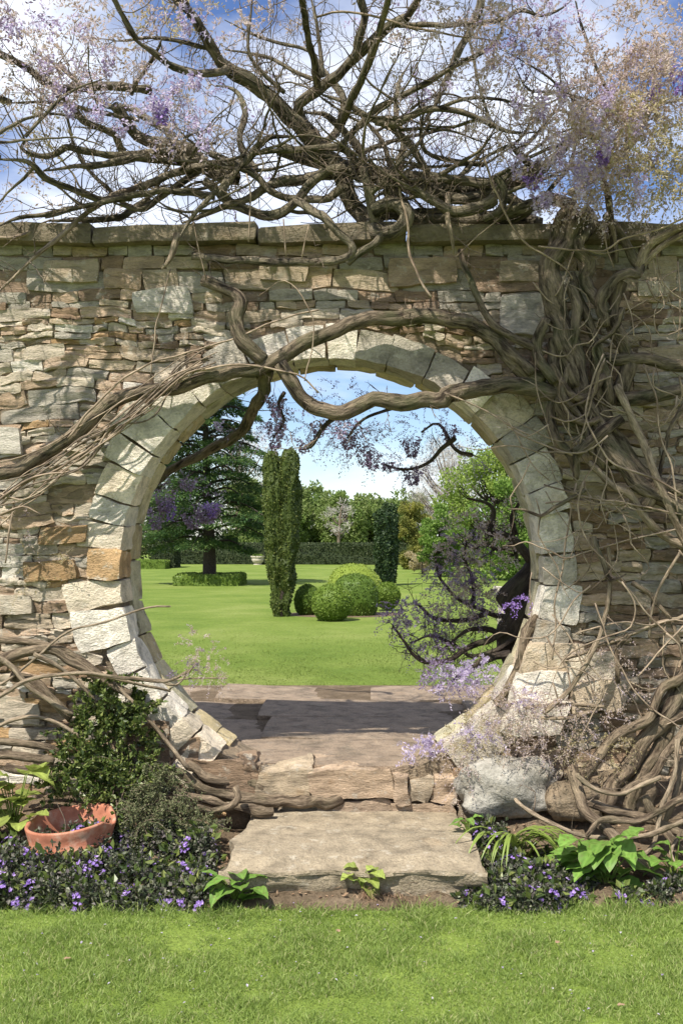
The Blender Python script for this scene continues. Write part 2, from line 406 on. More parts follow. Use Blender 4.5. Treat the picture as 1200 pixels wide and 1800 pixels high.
def smooth_path(ctrl, step):
    """Catmull-Rom through rows of ctrl (any number of columns; first three are xyz)"""
    c = np.asarray(ctrl, float)
    if len(c) == 2: c = np.array([c[0], (c[0] + c[1]) / 2, c[1]])
    p = np.vstack([2 * c[0] - c[1], c, 2 * c[-1] - c[-2]]); out = []
    for i in range(1, len(p) - 2):
        n = max(2, int(np.linalg.norm((p[i + 1] - p[i])[:3]) / step))
        t = np.linspace(0, 1, n, endpoint=False)[:, None]
        a, b, d, e = p[i - 1], p[i], p[i + 1], p[i + 2]
        out.append(0.5 * (2 * b + (d - a) * t + (2 * a - 5 * b + 4 * d - e) * t ** 2 + (3 * b - a - 3 * d + e) * t ** 3))
    out.append(p[-2][None]); return np.vstack(out)

def tube(pts, rad, sides=8, knob=0.12, seed=None, flute=0.0):
    pts = np.asarray(pts, float); rad = np.asarray(rad, float)
    T, A, B = frames(pts)
    pts = np.vstack([pts[:1] - T[:1] * rad[0] * .25, pts, pts[-1:] + T[-1:] * rad[-1] * .25])
    rad = np.concatenate([[rad[0] * .05], rad, [rad[-1] * .05]])
    A = np.vstack([A[:1], A, A[-1:]]); B = np.vstack([B[:1], B, B[-1:]])
    th = np.linspace(0, 2 * pi, sides, endpoint=False)
    ring = A[:, None, :] * np.cos(th)[None, :, None] + B[:, None, :] * np.sin(th)[None, :, None]
    m = len(pts)
    R = np.repeat(rad[:, None], sides, 1)
    if knob > 0:
        s = nseed() if seed is None else seed
        q = (pts[:, None, :] + ring * rad[:, None, None] * 0.8).reshape(-1, 3)
        f = 0.55 / max(rad.max(), 0.004)
        R = R * (1 + knob * fbm(q * f, s, 2).reshape(m, sides))
    ln = np.concatenate([[0], np.cumsum(np.linalg.norm(np.diff(pts, axis=0), axis=1))])
    twist = ln[:, None] * 2.2
    rr_ = np.maximum(rad, rad.max() * .5)[:, None]
    tube.run = np.stack([rr_ * np.cos(th[None, :] + twist), rr_ * np.sin(th[None, :] + twist), np.repeat(ln[:, None] * .22, sides, 1)], -1).reshape(-1, 3) + (nseed() * .731 % 7.0)
    if flute > 0:
        ln = np.concatenate([[0], np.cumsum(np.linalg.norm(np.diff(pts, axis=0), axis=1))])
        R = R * (1 + flute * np.sin(3 * th[None, :] + ln[:, None] * 7.0 + 1.3))
    V = (pts[:, None, :] + ring * R[:, :, None]).reshape(-1, 3)
    i = np.arange(m - 1)[:, None] * sides; j = np.arange(sides)[None, :]; j2 = (j + 1) % sides
    Q = np.stack([i + j, i + j2, i + sides + j2, i + sides + j], -1).reshape(-1, 4)
    return V, Q

def unit(a): return a / (np.linalg.norm(a, axis=-1, keepdims=True) + 1e-9)
def rdir(n, zb=0.0):
    d = RNG.normal(size=(n, 3)); d[:, 2] += zb; return unit(d)

def leaves(pos, d, size, width=0.5, fold=0.15, nrm=None):
    """one folded quad leaf for every position: base, side, tip, side"""
    n = len(pos); d = unit(d)
    if nrm is None: nrm = rdir(n)
    s = unit(np.cross(d, nrm)); up = np.cross(s, d)
    L = (size if np.ndim(size) else np.full(n, size))[:, None]; w = L * width * 0.5
    mid = pos + d * L * 0.5
    V = np.stack([pos, mid + s * w + up * L * fold, pos + d * L, mid - s * w + up * L * fold], 1).reshape(-1, 3)
    return V, np.arange(4 * n).reshape(n, 4)

def ell_points(n, c, r, shell=0.55, zmin=None):
    d = rdir(n); t = (RNG.random(n) * (1 - shell ** 3) + shell ** 3) ** (1 / 3)
    p = d * t[:, None]
    return np.asarray(c) + p * np.asarray(r), d

# ================================================================== SETTING
YW, YB = 5.55, 6.03                    # front and back face of the garden wall
GX, GZ, GR = -0.173, 1.48, 1.14        # moon gate centre and radius
ZT = 0.40                              # rear terrace level
WTOP = 3.24                            # underside of coping

def sheet(name, x0, x1, y0, y1, nx, ny, zf, mat, grade=None):
    xs = np.linspace(x0, x1, nx)
    ys = np.linspace(y0, y1, ny) if grade is None else y0 + (y1 - y0) * np.linspace(0, 1, ny) ** grade
    X, Yg = np.meshgrid(xs, ys)
    V = np.stack([X.ravel(), Yg.ravel(), zf(X.ravel(), Yg.ravel())], 1)
    i = np.arange(ny - 1)[:, None] * nx + np.arange(nx - 1)[None, :]
    Q = np.stack([i, i + 1, i + nx + 1, i + nx], -1).reshape(-1, 4)
    return put(name, np_mesh(name, V, Q, mat), kind='structure')

def z_front(x, y):
    p = np.stack([x, y, np.zeros_like(x)], 1)
    return 0.018 * fbm(p * 1.7, 3) + np.clip((y - 4.55) * 0.07, 0, 0.06)
sheet('front_lawn', -30, 30, -25, 4.75, 160, 160, z_front, M['turf'])
def z_bed(x, y):
    p = np.stack([x, y, np.zeros_like(x)], 1)
    base = z_front(x, y) + 0.012 + np.clip((y - 4.5) * 0.5, -0.03, 0.0) * 0
    edge = np.clip((y - (4.60 + 0.05 * vnoise(p * 4, 8) - .09 * np.exp(-((x + .05) / .6) ** 4))) * 1.2, -0.08, 0.02)
    bank = np.clip(x - 0.45, 0, 0.5) * np.clip(y - 5.0, 0, 0.7) * 0.9 + np.clip(-0.7 - x, 0, 0.5) * np.clip(y - 4.95, 0, 0.7) * 0.5
    return base + edge + bank + 0.02 * fbm(p * 9, 21)
sheet('planting_bed', -4.5, 4.5, 4.42, 5.62, 240, 60, z_bed, M['soil'])
def z_rear(x, y):
    p = np.stack([x, y, np.zeros_like(x)], 1)
    return ZT - 0.03 + 0.05 * vnoise(p * 0.13, 5) * np.clip((y - 9) / 10, 0, 1) + 0.02 * np.clip(y - 8.4, 0, 1)
sheet('rear_lawn', -250, 250, 8.3, 600, 90, 170, z_rear, M['lawn'], grade=3.2)
sheet('terrace_bedding', -5, 5, 5.7, 8.75, 20, 20, lambda x, y: np.full_like(x, ZT - 0.012), M['soil'])

# terrace of large worn flagstones behind the gate
terrace = put('flagstone_path', None, kind='structure')
rows = [5.62, 6.35, 7.12, 7.86, 8.62]
for r in range(len(rows) - 1):
    x = -3.4 + random.uniform(0, .5)
    while x < 3.0:
        w = random.uniform(0.75, 1.5)
        V, Q = stone_block(x + .002, x + w - .002, rows[r] + .002, rows[r + 1] - .002, ZT - 0.09, ZT + random.uniform(-.006, .006), n=7, k=40, rough=0.004, freq=5)
        V[:, 1] += 0.05 * vnoise(np.stack([V[:, 0] * 2, np.full(len(V), r + (V[:, 1] > (rows[r] + rows[r + 1]) / 2)), V[:, 0] * 0], 1), 77)
        put('flagstone', np_mesh('flagstone', V, Q, M['flag']), terrace)
        x += w

# ------------------------------------------------------------------ garden wall
wall = thing('garden_wall', (GX, (YW + YB) / 2, 0), 'weathered rubble stone garden wall with a round moon gate opening', 'wall')
# core: an annular plate out to a rectangle, recessed behind the facing stones
def wall_core():
    n = 96; th = np.linspace(0, 2 * pi, n, endpoint=False)
    x0, x1, z0, z1 = -4.6, 4.4, -0.3, WTOP
    rc = GR + 0.03
    inner = np.stack([GX + rc * np.cos(th), GZ + rc * np.sin(th)], 1)
    outer = []
    for t in th:
        c, s = cos(t), sin(t)
        tt = min(((x1 - GX) / c if c > 1e-6 else 9e9), ((x0 - GX) / c if c < -1e-6 else 9e9), ((z1 - GZ) / s if s > 1e-6 else 9e9), ((z0 - GZ) / s if s < -1e-6 else 9e9))
        outer.append((GX + c * tt, GZ + s * tt))
    # pull the nearest ray ends into the true corners
    for cx, cz in ((x0, z0), (x1, z0), (x0, z1), (x1, z1)):
        k = int(np.argmin([(a - cx) ** 2 + (b - cz) ** 2 for a, b in outer])); outer[k] = (cx, cz)
    outer = np.array(outer)
    yf, yb = YW + 0.014, YB - 0.01
    V = np.vstack([np.column_stack([inner[:, 0], np.full(n, yf), inner[:, 1]]), np.column_stack([outer[:, 0], np.full(n, yf), outer[:, 1]]),
                   np.column_stack([inner[:, 0], np.full(n, yb), inner[:, 1]]), np.column_stack([outer[:, 0], np.full(n, yb), outer[:, 1]])])
    i = np.arange(n); j = (i + 1) % n
    Q = np.vstack([np.stack([i, j, n + j, n + i], 1), np.stack([2 * n + i, 3 * n + i, 3 * n + j, 2 * n + j], 1),
                   np.stack([i, 2 * n + i, 2 * n + j, j], 1), np.stack([n + i, n + j, 3 * n + j, 3 * n + i], 1)])
    return np_mesh('wall_core', V, Q, M['mortar'], smooth=False)
put('wall_core', wall_core(), wall)

TINT = {'buff': (.47, .375, .26), 'cream': (.60, .51, .385), 'grey': (.42, .375, .30), 'ochre': (.46, .30, .155), 'brown': (.31, .215, .14), 'tan': (.49, .36, .245), 'white': (.66, .60, .50)}
def tint(*w):
    ks = list(w); k = random.choice(ks); c = np.array(TINT[k]) * random.uniform(.9, 1.25)
    return c + np.array([random.uniform(-.02, .02)] * 3)

pieces = []       # (screen area, V, Q, tint)
zz = WTOP - 0.004
heights = [0.062, 0.072, 0.118, 0.062]
while zz > -0.05:
    h = heights.pop(0) if heights else random.choice([random.uniform(0.030, 0.048), random.uniform(0.042, 0.07), random.uniform(0.055, 0.092)])
    z1, z0 = zz, zz - h
    top = z1 > WTOP - 0.36
    # keep clear of the ring of arch stones
    zc = np.clip(GZ, z0, z1); rr = GR + 0.17
    gap = math.sqrt(max(0, rr * rr - (zc - GZ) ** 2)) if abs(zc - GZ) < rr else 0
    spans = [(-3.4, GX - gap), (GX + gap, 3.2)] if gap > 0 else [(-3.4, 3.2)]
    if z1 < 0.42: spans = [(-3.4, -0.75), (0.65, 3.2)]
    for a, b in spans:
        x = a + (random.uniform(-.1, 0) if a < -3 else 0)
        while x < b - 0.02:
            w = h * random.uniform(1.8, 5.2) if not top else h * random.uniform(1.3, 4.2)
            w = min(max(w, 0.09), 0.46)
            if b - (x + w) < 0.07: w = b - x
            proud = random.uniform(-0.004, 0.014)
            t = tint('buff', 'grey', 'grey', 'brown', 'tan') if top else (tint('buff', 'cream', 'tan', 'grey', 'cream', 'cream', 'brown', 'white', 'tan', 'ochre') if x < GX else tint('buff', 'tan', 'grey', 'cream', 'brown'))
            g = 0.0015
            split = (not top) and h > 0.07 and random.random() < 0.30
            parts = [(z0, (z0 + z1) / 2 - .002), ((z0 + z1) / 2 + .002, z1)] if split else [(z0, z1)]
            for (q0, q1) in parts:
                V, Q = stone_block(x + g, x + w - g, YW - proud, YW + 0.15, q0 + .001, q1 - .001 + random.uniform(-.005, .004), n=5,
                                   k=(12 if top else 11), rough=(0.009 if top else 0.012), freq=(9 if top else 17))
                if not top: V[:, 1] += 0.012 * fbm(V * np.array([14, 3, 46]), 5)
                vis = (min(x + w, 1.73) - max(x, -1.97)) * (q1 - q0) if (x + w > -1.97 and x < 1.73) else 0.0
                pieces.append((vis, V, Q, t))
            x += w
    zz = z0
# a few big pale blocks the photograph singles out (u0, v0, u1, v1)
for (u0, v0, u1, v1, tn) in ((235, 508, 338, 553, 'white'), (-30, 752, 40, 797, 'white'), (878, 520, 955, 590, 'white'), (77, 458, 177, 497, 'buff'), (457, 463, 540, 497, 'buff'),
                            (683, 455, 803, 502, 'tan'), (875, 462, 955, 498, 'buff'), (10, 1232, 72, 1272, 'cream'), (20, 1280, 100, 1300, 'cream'), (1118, 495, 1172, 522, 'cream'), (70, 925, 155, 955, 'ochre'), (45, 985, 135, 1020, 'ochre'), (0, 1045, 60, 1080, 'cream')):
    a, b = P(u0, v1, YW), P(u1, v0, YW)
    V, Q = stone_block(a[0], b[0], YW - 0.030, YW + 0.15, a[2], b[2], n=4, k=9, rough=0.010, freq=9)
    pieces.append((9.0, V, Q, np.array(TINT[tn]) * random.uniform(.92, 1.08)))
# threshold course under the gate opening
sill = [(352, 1338, 452, 1398), (452, 1350, 548, 1404), (548, 1352, 690, 1402), (690, 1364, 716, 1410), (717, 1372, 757, 1410), (758, 1366, 800, 1412), (800, 1350, 880, 1412),
        (380, 1402, 560, 1428), (560, 1404, 690, 1428), (690, 1412, 800, 1436), (800, 1412, 900, 1440), (300, 1300, 356, 1390), (240, 1270, 302, 1370)]
for (u0, v0, u1, v1) in sill:
    a, b = P(u0, v1, YW - .02), P(u1, v0, YW - .02)
    V, Q = stone_block(a[0] + .002, b[0] - .002, YW - random.uniform(.02, .06), YW + 0.34, a[2], b[2], n=8, k=16, rough=0.022, freq=11)
    pieces.append((8.0, V, Q, tint('buff', 'tan', 'brown') * .9))
def settle(V):
    # old courses have sunk and bellied
    V = V.copy(); q = np.stack([V[:, 0] * 1.3, V[:, 2] * .9, V[:, 0] * 0], 1)
    V[:, 2] += (.045 * fbm(q, 301) + .014 * fbm(q * 4.0, 302)) * np.clip((WTOP - .08 - V[:, 2]) / .35, 0, 1)
    V[:, 1] += .007 * fbm(q * 1.7, 303)
    return V
pieces = [(a, settle(V) if a < 7 else V, Q, t) for a, V, Q, t in pieces]
pieces.sort(key=lambda t: -t[0])
for vis, V, Q, t in pieces[:300]:
    put('stone', np_mesh('stone', V, Q, M['rubble'], tint=t), wall)
rest = Batch()
for vis, V, Q, t in pieces[300:]: rest.add(V, Q, t)
put('small_stones', rest.mesh('small_stones', M['rubble']), wall, kind='stuff')

# ring of arch stones, front and back courses
def voussoir(a0, a1, r0, r1, y0, y1, t, k=12, rough=0.008):
    V, Q = round_cube(6, k); V = np.clip(V, -1, 1)
    am, ah = (a0 + a1) / 2, (a1 - a0) / 2
    th = am + V[:, 0] * (ah - 0.002); r = (r0 + r1) / 2 + V[:, 2] * (r1 - r0) / 2; y = (y0 + y1) / 2 + V[:, 1] * (y1 - y0) / 2
    th = th + V[:, 2] * random.uniform(-.006, .006)
    W = np.stack([GX + r * np.cos(th), y, GZ + r * np.sin(th)], 1)
    s = nseed()
    W += np.stack([fbm(W * 8, s), fbm(W * 8 + 40, s + 70), fbm(W * 8 + 80, s + 140)], 1) * rough
    put('voussoir', np_mesh('voussoir', W, Q, M['dressed'], tint=t), wall)
a = radians(-58); end = radians(238)
while a < end:
    da = random.uniform(0.10, 0.18) if a > radians(118) else random.uniform(0.12, 0.19)
    if end - (a + da) < 0.09: da = end - a
    dg = math.degrees(a + da / 2)
    if 120 < dg: rl, t = random.uniform(.15, .33), tint('white', 'white', 'cream')         # left: long pale headers
    elif dg > 55: rl, t = random.uniform(.16, .22), tint('grey', 'white', 'grey', 'white')
    else: rl, t = random.uniform(.17, .25), tint('grey', 'white', 'grey', 'cream')
    if 178 < dg < 186: rl = .19; t = np.array(TINT['ochre']) * 1.05
    rg = 0.013 if dg > 160 or dg < 10 else 0.010
    voussoir(a, a + da, GR + random.uniform(-.003, .007), GR + rl, YW - random.uniform(.012, .034), YW + 0.235, t, k=(11 if rg > .01 else 26), rough=rg)
    a += da
a = radians(-60); end = radians(240)
while a < end:
    da = random.uniform(0.13, 0.21)
    if end - (a + da) < 0.09: da = end - a
    voussoir(a, a + da, GR + random.uniform(.002, .010), GR + .25, YW + 0.243, YB + 0.01, tint('buff', 'cream', 'grey') * np.array([.95, .97, .80]), k=13)
    a += da
# flared foot of the right jamb: battered stones leaning out at its base
for (u0, v0, u1, v1) in ((925, 1130, 1030, 1185), (905, 1180, 1010, 1235), (1000, 1150, 1090, 1200), (900, 1230, 1000, 1290), (1010, 1195, 1110, 1250)):
    a_, b_ = P(u0, v1, YW - .06), P(u1, v0, YW - .06)
    V, Q = stone_block(a_[0], b_[0], YW - 0.07 - (v0 - 1130) * .0006, YW + 0.25, a_[2], b_[2], n=5, k=6, rough=0.018, freq=7)
    V[:, 0] -= (b_[2] - V[:, 2]) * 0.25
    put('stone', np_mesh('stone', V, Q, M['dressed'], tint=tint('cream', 'white', 'buff')), wall)
# coping slabs
x = -4.6
for w in (0.9, 0.85, 0.72, 0.68, 0.88, 0.80, 0.95, 0.78, 0.9, 0.85, 0.8):
    V, Q = stone_block(x + .004, x + w - .004, YW - 0.10, YB + 0.09, WTOP - 0.01, WTOP + 0.085 + random.uniform(-.006, .006), n=6, k=16, rough=0.008, freq=5)
    put('coping_stone', np_mesh('coping_stone', V, Q, M['coping']), wall)
    x += w

# ------------------------------------------------------------------ step slab, boulder, loose stones
def slab():
    V, Q = round_cube(14, 22); V = np.clip(V, -1, 1)
    x0, x1, y0, y1, z0, z1 = -0.625, 0.515, 4.60, 5.50, -0.04, 0.180
    W = np.stack([(x0 + x1) / 2 + V[:, 0] * (x1 - x0) / 2, (y0 + y1) / 2 + V[:, 1] * (y1 - y0) / 2, (z0 + z1) / 2 + V[:, 2] * (z1 - z0) / 2], 1)
    side = np.clip(-V[:, 2], -1, 1) * 0.5 + 0.5
    W[:, 1] += np.where(V[:, 1] < -0.8, 0.045 * fbm(W * np.array([6, 6, 14]), 41) + 0.035 * side ** 1.5, 0)
    W[:, 1] -= np.where(V[:, 1] < -0.5, 0.0, 0)
    W[:, 0] += np.where(np.abs(V[:, 0]) > 0.8, 0.03 * fbm(W * 5, 42), 0)
    W[:, 2] += 0.006 * fbm(W * 6, 43) - np.where((V[:, 2] > .8) & (V[:, 1] < -.8), 0.035, 0)
    W[:, 0] += np.where(V[:, 0] > 0, -0.02 * V[:, 1], 0.015 * V[:, 1])
    return W, Q
V, Q = slab()
put('stone_step', np_mesh('stone_step', V, Q, M['slab']), None, 'long worn sandstone step slab lying before the moon gate', 'step')
def rock(name, c, r, label, mat, seed, cat='rock', group=None, amt=.22):
    V, Q = round_cube(10, 2.8)
    V = V / np.abs(V).max()
    V = V * (1 + amt * fbm(V * 1.3, seed)[:, None] + .06 * fbm(V * 5, seed + 9)[:, None])
    return put(name, np_mesh(name, V * np.array(r), Q, mat), None, label, cat, group, loc=tuple(c))
rock('boulder', P(892, 1378, 5.38), (0.255, 0.16, 0.15), 'large pale grey boulder at the foot of the right jamb', M['boulder'], 3)
rock('rock', P(1010, 1408, 5.28), (0.15, 0.12, 0.10), 'brown angular rock between the boulder and the thick roots', M['mortar'], 8)
rock('rock', P(1090, 1400, 5.40), (0.18, 0.13, 0.13), 'dark stone lodged under the root tangle', M['mortar'], 18)
rock('rock', P(38, 1607, 4.62), (0.045, 0.03, 0.014), 'small tan stone chip at the left lawn edge', M['slab'], 5)
rock('rock', P(108, 1606, 4.60), (0.026, 0.02, 0.011), 'smaller tan stone chip beside the lawn edge', M['slab'], 6)
rock('rock', P(735, 1598, 4.62), (0.055, 0.04, 0.028), 'tan stone chip lying against the front of the step', M['slab'], 7)
rock('rock', P(540, 1592, 4.62), (0.11, 0.04, 0.022), 'flat crumbly stone under the front edge of the step', M['slab'], 11)

# ================================================================== BACKGROUND GARDEN (rear lawn level ZT)
def ground_Y(v): return F * (ZC - ZT) / (v - V0)

def hull_leaves(V, Q, n, size, outward=0.6, width=0.55, fold=.1):
    """leaves scattered over a mesh surface"""
    A, B, C, D = (V[Q[:, i]] for i in range(4))
    nr = np.cross(C - A, D - B); ar = np.linalg.norm(nr, axis=1); nr = nr / (ar[:, None] + 1e-12)
    k = RNG.choice(len(Q), n, p=ar / ar.sum())
    a, b = RNG.random((n, 1)), RNG.random((n, 1))
    p = (A[k] * (1 - a) + B[k] * a) * (1 - b) + (D[k] * (1 - a) + C[k] * a) * b
    d = unit(nr[k] * outward + rdir(n) * 0.8)
    return leaves(p - d * size * 0.3, d, size * RNG.uniform(.6, 1.3, n), width, fold)

def blob(c, r, n=14, k=2.0, amt=.06, freq=2.0, seed=0):
    V, Q = round_cube(n, k)
    if k == 2.0: V = unit(V)
    V = V * (1 + amt * fbm(V * freq, seed, 3)[:, None])
    return V * np.asarray(r) + np.asarray(c), Q

def foliage_mass(name, V, Q, nleaf, lsize, mat, parent=None, outward=.6, **kw):
    b = Batch(); b.add(V, Q); lv, lq = hull_leaves(V, Q, nleaf, lsize, outward); b.add(lv, lq)
    return put(name, b.mesh(name, mat, smooth=False), parent, **kw)

# clipped topiary mounds
def topiary(u, v, ru, rv, base_v, mat, label, seed, yoff=0.0, k=2.0):
    Y = ground_Y(base_v) + yoff
    c = P(u, v, Y); r = (ru * Y / F, ru * Y / F, rv * Y / F)
    V, Q = blob((0, 0, 0), r, n=16, k=k, amt=.035, freq=2.2, seed=seed)
    V[:, 2] = np.maximum(V[:, 2], ZT - 0.02 - c[2])
    b = Batch(); b.add(V, Q); lv, lq = hull_leaves(V, Q, 4200, .034, .7); b.add(lv, lq)
    return put('topiary_ball', b.mesh('topiary_ball', mat, smooth=False), None, label, 'topiary', 'clipped topiary mounds on the lawn', loc=tuple(c))
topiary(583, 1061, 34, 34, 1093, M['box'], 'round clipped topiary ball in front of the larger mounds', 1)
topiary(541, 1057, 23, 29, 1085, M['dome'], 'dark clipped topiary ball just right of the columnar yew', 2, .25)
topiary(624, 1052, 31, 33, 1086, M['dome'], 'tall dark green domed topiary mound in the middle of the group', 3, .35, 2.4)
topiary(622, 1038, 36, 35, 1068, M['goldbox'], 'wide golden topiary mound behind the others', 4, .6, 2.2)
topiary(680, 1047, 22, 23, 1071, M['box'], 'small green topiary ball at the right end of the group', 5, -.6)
sheet_y = ground_Y(1086)
def bed_patch():
    n = 40; th = np.linspace(0, 2 * pi, n, endpoint=False)
    c = P(600, 1088, sheet_y)
    V = [(c[0], sheet_y + .5, ZT + .03)] + [(c[0] + 0.95 * cos(t) * (1 + .08 * sin(3 * t)), sheet_y + .42 + .62 * sin(t), ZT + .022) for t in th]
    return np_mesh('soil_patch', V, np.array([[0, 1 + i, 1 + (i + 1) % n] for i in range(n)]), M['soil'])
put('soil_patch', bed_patch(), kind='structure')

# columnar yew: two fused upright columns, deeply fluted
def column(name, u, v0, v1, w, mat, label, lobes, nleaf, ls, seed, taper):
    Y = ground_Y(v1); c = P(u, v1, Y); H = (v1 - v0) * Y / F; W = w * Y / F / 2
    t = thing(name, (c[0], Y, ZT), label, 'tree')
    b = Batch()
    for (dx, dy, rr, hh) in lobes:
        n, s = 40, 22
        z = np.linspace(0, 1, n); th = np.linspace(0, 2 * pi, s, endpoint=False)
        prof = np.interp(z, *taper)
        Zg, Tg = np.meshgrid(z, th, indexing='ij')
        R = W * rr * prof[:, None] * np.ones_like(Tg)
        R = R * (1 + .10 * np.sin(5 * Tg + seed + dx * 9) + .06 * np.sin(9 * Tg + 2 * seed))
        X = c[0] + dx * W * (.45 + .55 * Zg) + R * np.cos(Tg); Yy = Y + dy * W + R * np.sin(Tg); Zz = ZT - .02 + Zg * H * hh
        V = np.stack([X.ravel(), Yy.ravel(), Zz.ravel()], 1)
        V += .035 * W / .29 * np.stack([fbm(V * np.array([9, 9, 5]), seed + i) for i in range(3)], 1)
        i = np.arange(n - 1)[:, None] * s; j = np.arange(s)[None, :]; j2 = (j + 1) % s
        Q = np.stack([i + j, i + j2, i + s + j2, i + s + j], -1).reshape(-1, 4)
        b.add(V, Q)
        lv, lq = hull_leaves(V, Q, nleaf // len(lobes), ls, .55)
        b.add(lv, lq)
    # upward pointing sprays give the ragged outline
    put('crown', b.mesh('crown', mat, smooth=False), t)
    V, Q = tube([(c[0], Y, ZT - .1), (c[0] + .01, Y, ZT + .4), (c[0], Y, ZT + H * .6)], [W * .22, W * .18, W * .1], 8)
    put('trunk', np_mesh('trunk', V, Q, M['bark_tree']), t)
    return t
column('columnar_yew', 495, 787, 1086, 64, M['yew'], 'tall columnar yew with two fused columns on the lawn', [(-.50, 0, .54, .985), (.44, .05, .58, 1.0), (-.02, .1, .5, .84)], 15000, .042, 3,
       ([0, .06, .25, .6, .85, .97, 1], [.30, .40, .72, 1.0, .98, .75, .25]))
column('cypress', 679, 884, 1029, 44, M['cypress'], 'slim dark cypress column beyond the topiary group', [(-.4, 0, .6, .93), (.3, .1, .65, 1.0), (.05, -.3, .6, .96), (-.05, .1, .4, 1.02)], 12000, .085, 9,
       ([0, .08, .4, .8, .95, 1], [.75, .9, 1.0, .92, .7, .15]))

def box_hedge(name, u0, u1, vtop, vbase, depth, mat, label, ls, n, group=None, yaw=0, cat='hedge'):
    Y = ground_Y(vbase); a, b_ = P(u0, vbase, Y), P(u1, vtop, Y)
    V, Q = round_cube(12, 14); V = np.clip(V, -1, 1)
    h = np.array([(b_[0] - a[0]) / 2, depth / 2, (b_[2] - ZT + .02) / 2]); c = np.array([(a[0] + b_[0]) / 2, Y + depth / 2, ZT - .02 + h[2]])
    # more rows along the long side
    W = V * h
    W += .03 * np.stack([fbm(W * 2.2, 60 + i) for i in range(3)], 1)
    bt = Batch(); bt.add(W, Q); lv, lq = hull_leaves(W, Q, n, ls, .5); bt.add(lv, lq)
    return put(name, bt.mesh(name, mat, smooth=False), None, label, cat, group, loc=tuple(c))
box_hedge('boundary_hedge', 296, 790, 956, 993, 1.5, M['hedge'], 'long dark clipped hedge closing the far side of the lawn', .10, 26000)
box_hedge('hedge_block', 266, 306, 958, 999, 1.4, M['hedge'], 'dark upright hedge block at the left end of the far lawn', .08, 6000)
box_hedge('low_hedge', 200, 290, 986, 1000.5, 1.2, M['box'], 'low bright green hedge in front of the upright hedge block', .06, 6000)
# low square hedge around the cedar: four runs, one clipped ring
Yr = ground_Y(1030)
ring = thing('tree_surround_hedge', P(362, 1030, Yr), 'low clipped box hedge ringed around the cedar trunk', 'hedge')
xa, xb = P(305, 1030, Yr)[0], P(419, 1030, Yr)[0]
for (x0, x1, y0, y1) in ((xa, xb, Yr, Yr + .4), (xa, xb, Yr + 1.6, Yr + 2.0), (xa, xa + .4, Yr + .4, Yr + 1.6), (xb - .4, xb, Yr + .4, Yr + 1.6)):
    V, Q = round_cube(8, 10); V = np.clip(V, -1, 1)
    W = V * np.array([(x1 - x0) / 2, (y1 - y0) / 2, .145]) + np.array([(x0 + x1) / 2, (y0 + y1) / 2, ZT + .12])
    W += .035 * np.stack([fbm(W * 3, 80 + i) for i in range(3)], 1)
    foliage_mass('hedge_run', W, Q, 2600, .06, M['box'], ring)

# stone urn in front of the far hedge
def lathe(prof, c, s=24):
    th = np.linspace(0, 2 * pi, s, endpoint=False); r = np.array([p[0] for p in prof]); z = np.array([p[1] for p in prof]); m = len(prof)
    V = np.stack([c[0] + r[:, None] * np.cos(th), c[1] + r[:, None] * np.sin(th), c[2] + np.repeat(z[:, None], s, 1)], -1).reshape(-1, 3)
    i = np.arange(m - 1)[:, None] * s; j = np.arange(s)[None, :]; j2 = (j + 1) % s
    return V, np.stack([i + j, i + j2, i + s + j2, i + s + j], -1).reshape(-1, 4)
Yu = ground_Y(993.5); cu = P(453, 993, Yu)
urn = thing('garden_urn', (cu[0], Yu, ZT), 'squat pale stone urn standing before the far hedge', 'urn')
V, Q = lathe([(.001, 0), (.20, 0), (.20, .05), (.15, .08), (.24, .16), (.285, .28), (.27, .34), (.315, .37), (.315, .43), (.26, .43), (.24, .36), (.001, .34)], (cu[0], Yu, ZT - .01))
put('bowl', np_mesh('bowl', V, Q, M['rear_stone']), urn)
V, Q = blob((cu[0], Yu, ZT + .40), (.24, .24, .09), seed=5)
foliage_mass('planting', V, Q, 500, .07, M['box'], urn)

# ---- trees with limbs and leaf crowns
def limb_tree(name, base, H, spread, mat, label, nleaf, ls, seed, bark='bark_tree', crown_lo=.25, clumps=26, group=None, shape=1.0, trunk=.035, width=.6, up=.0, cat='tree', fill=.75):
    rg = random.Random(seed)
    t = thing(name, base, label, cat, group)
    b = Batch(); base = np.array(base, float)
    top = base + np.array([rg.uniform(-.05, .05) * H, 0, H * .8])
    pts = smooth_path([base - [0, 0, .1], base + [rg.uniform(-.02, .02) * H, 0, H * .3], top], H * .05)
    V, Q = tube(pts, np.linspace(H * trunk, H * trunk * .2, len(pts)), 7); b.add(V, Q)
    cl = []
    for i in range(clumps):
        f = rg.uniform(crown_lo, 1.0); ang = rg.uniform(0, 2 * pi)
        prof = math.sin(pi * min(1, max(.06, (f - crown_lo + .12) / (1.12 - crown_lo) * .92)) ** shape) ** .6
        rr = spread * prof * math.sqrt(rg.uniform(.08, 1.0))
        c = base + np.array([rr * cos(ang), rr * sin(ang), H * f * .92])
        cl.append((c, spread * rg.uniform(.20, .36)))
        s = base + np.array([0, 0, H * max(.15, f * .7 - .05)])
        pp = smooth_path([s, (s + c) / 2 + [0, 0, -.04 * H], c], H * .06)
        V, Q = tube(pp, np.linspace(H * trunk * .35, H * .002, len(pp)), 4, knob=0); b.add(V, Q)
    put('trunk', b.mesh('trunk', M[bark]), t)
    lb = Batch(); per = nleaf // clumps
    for c, r in cl:
        p, d = ell_points(per, c, (r, r, r * fill), .35)
        p += .12 * r * rdir(per)
        lv, lq = leaves(p, unit(d * .6 + rdir(per, up)), ls * RNG.uniform(.5, 1.3, per), width); lb.add(lv, lq)
    put('crown', lb.mesh('crown', mat, smooth=False), t)
    return t

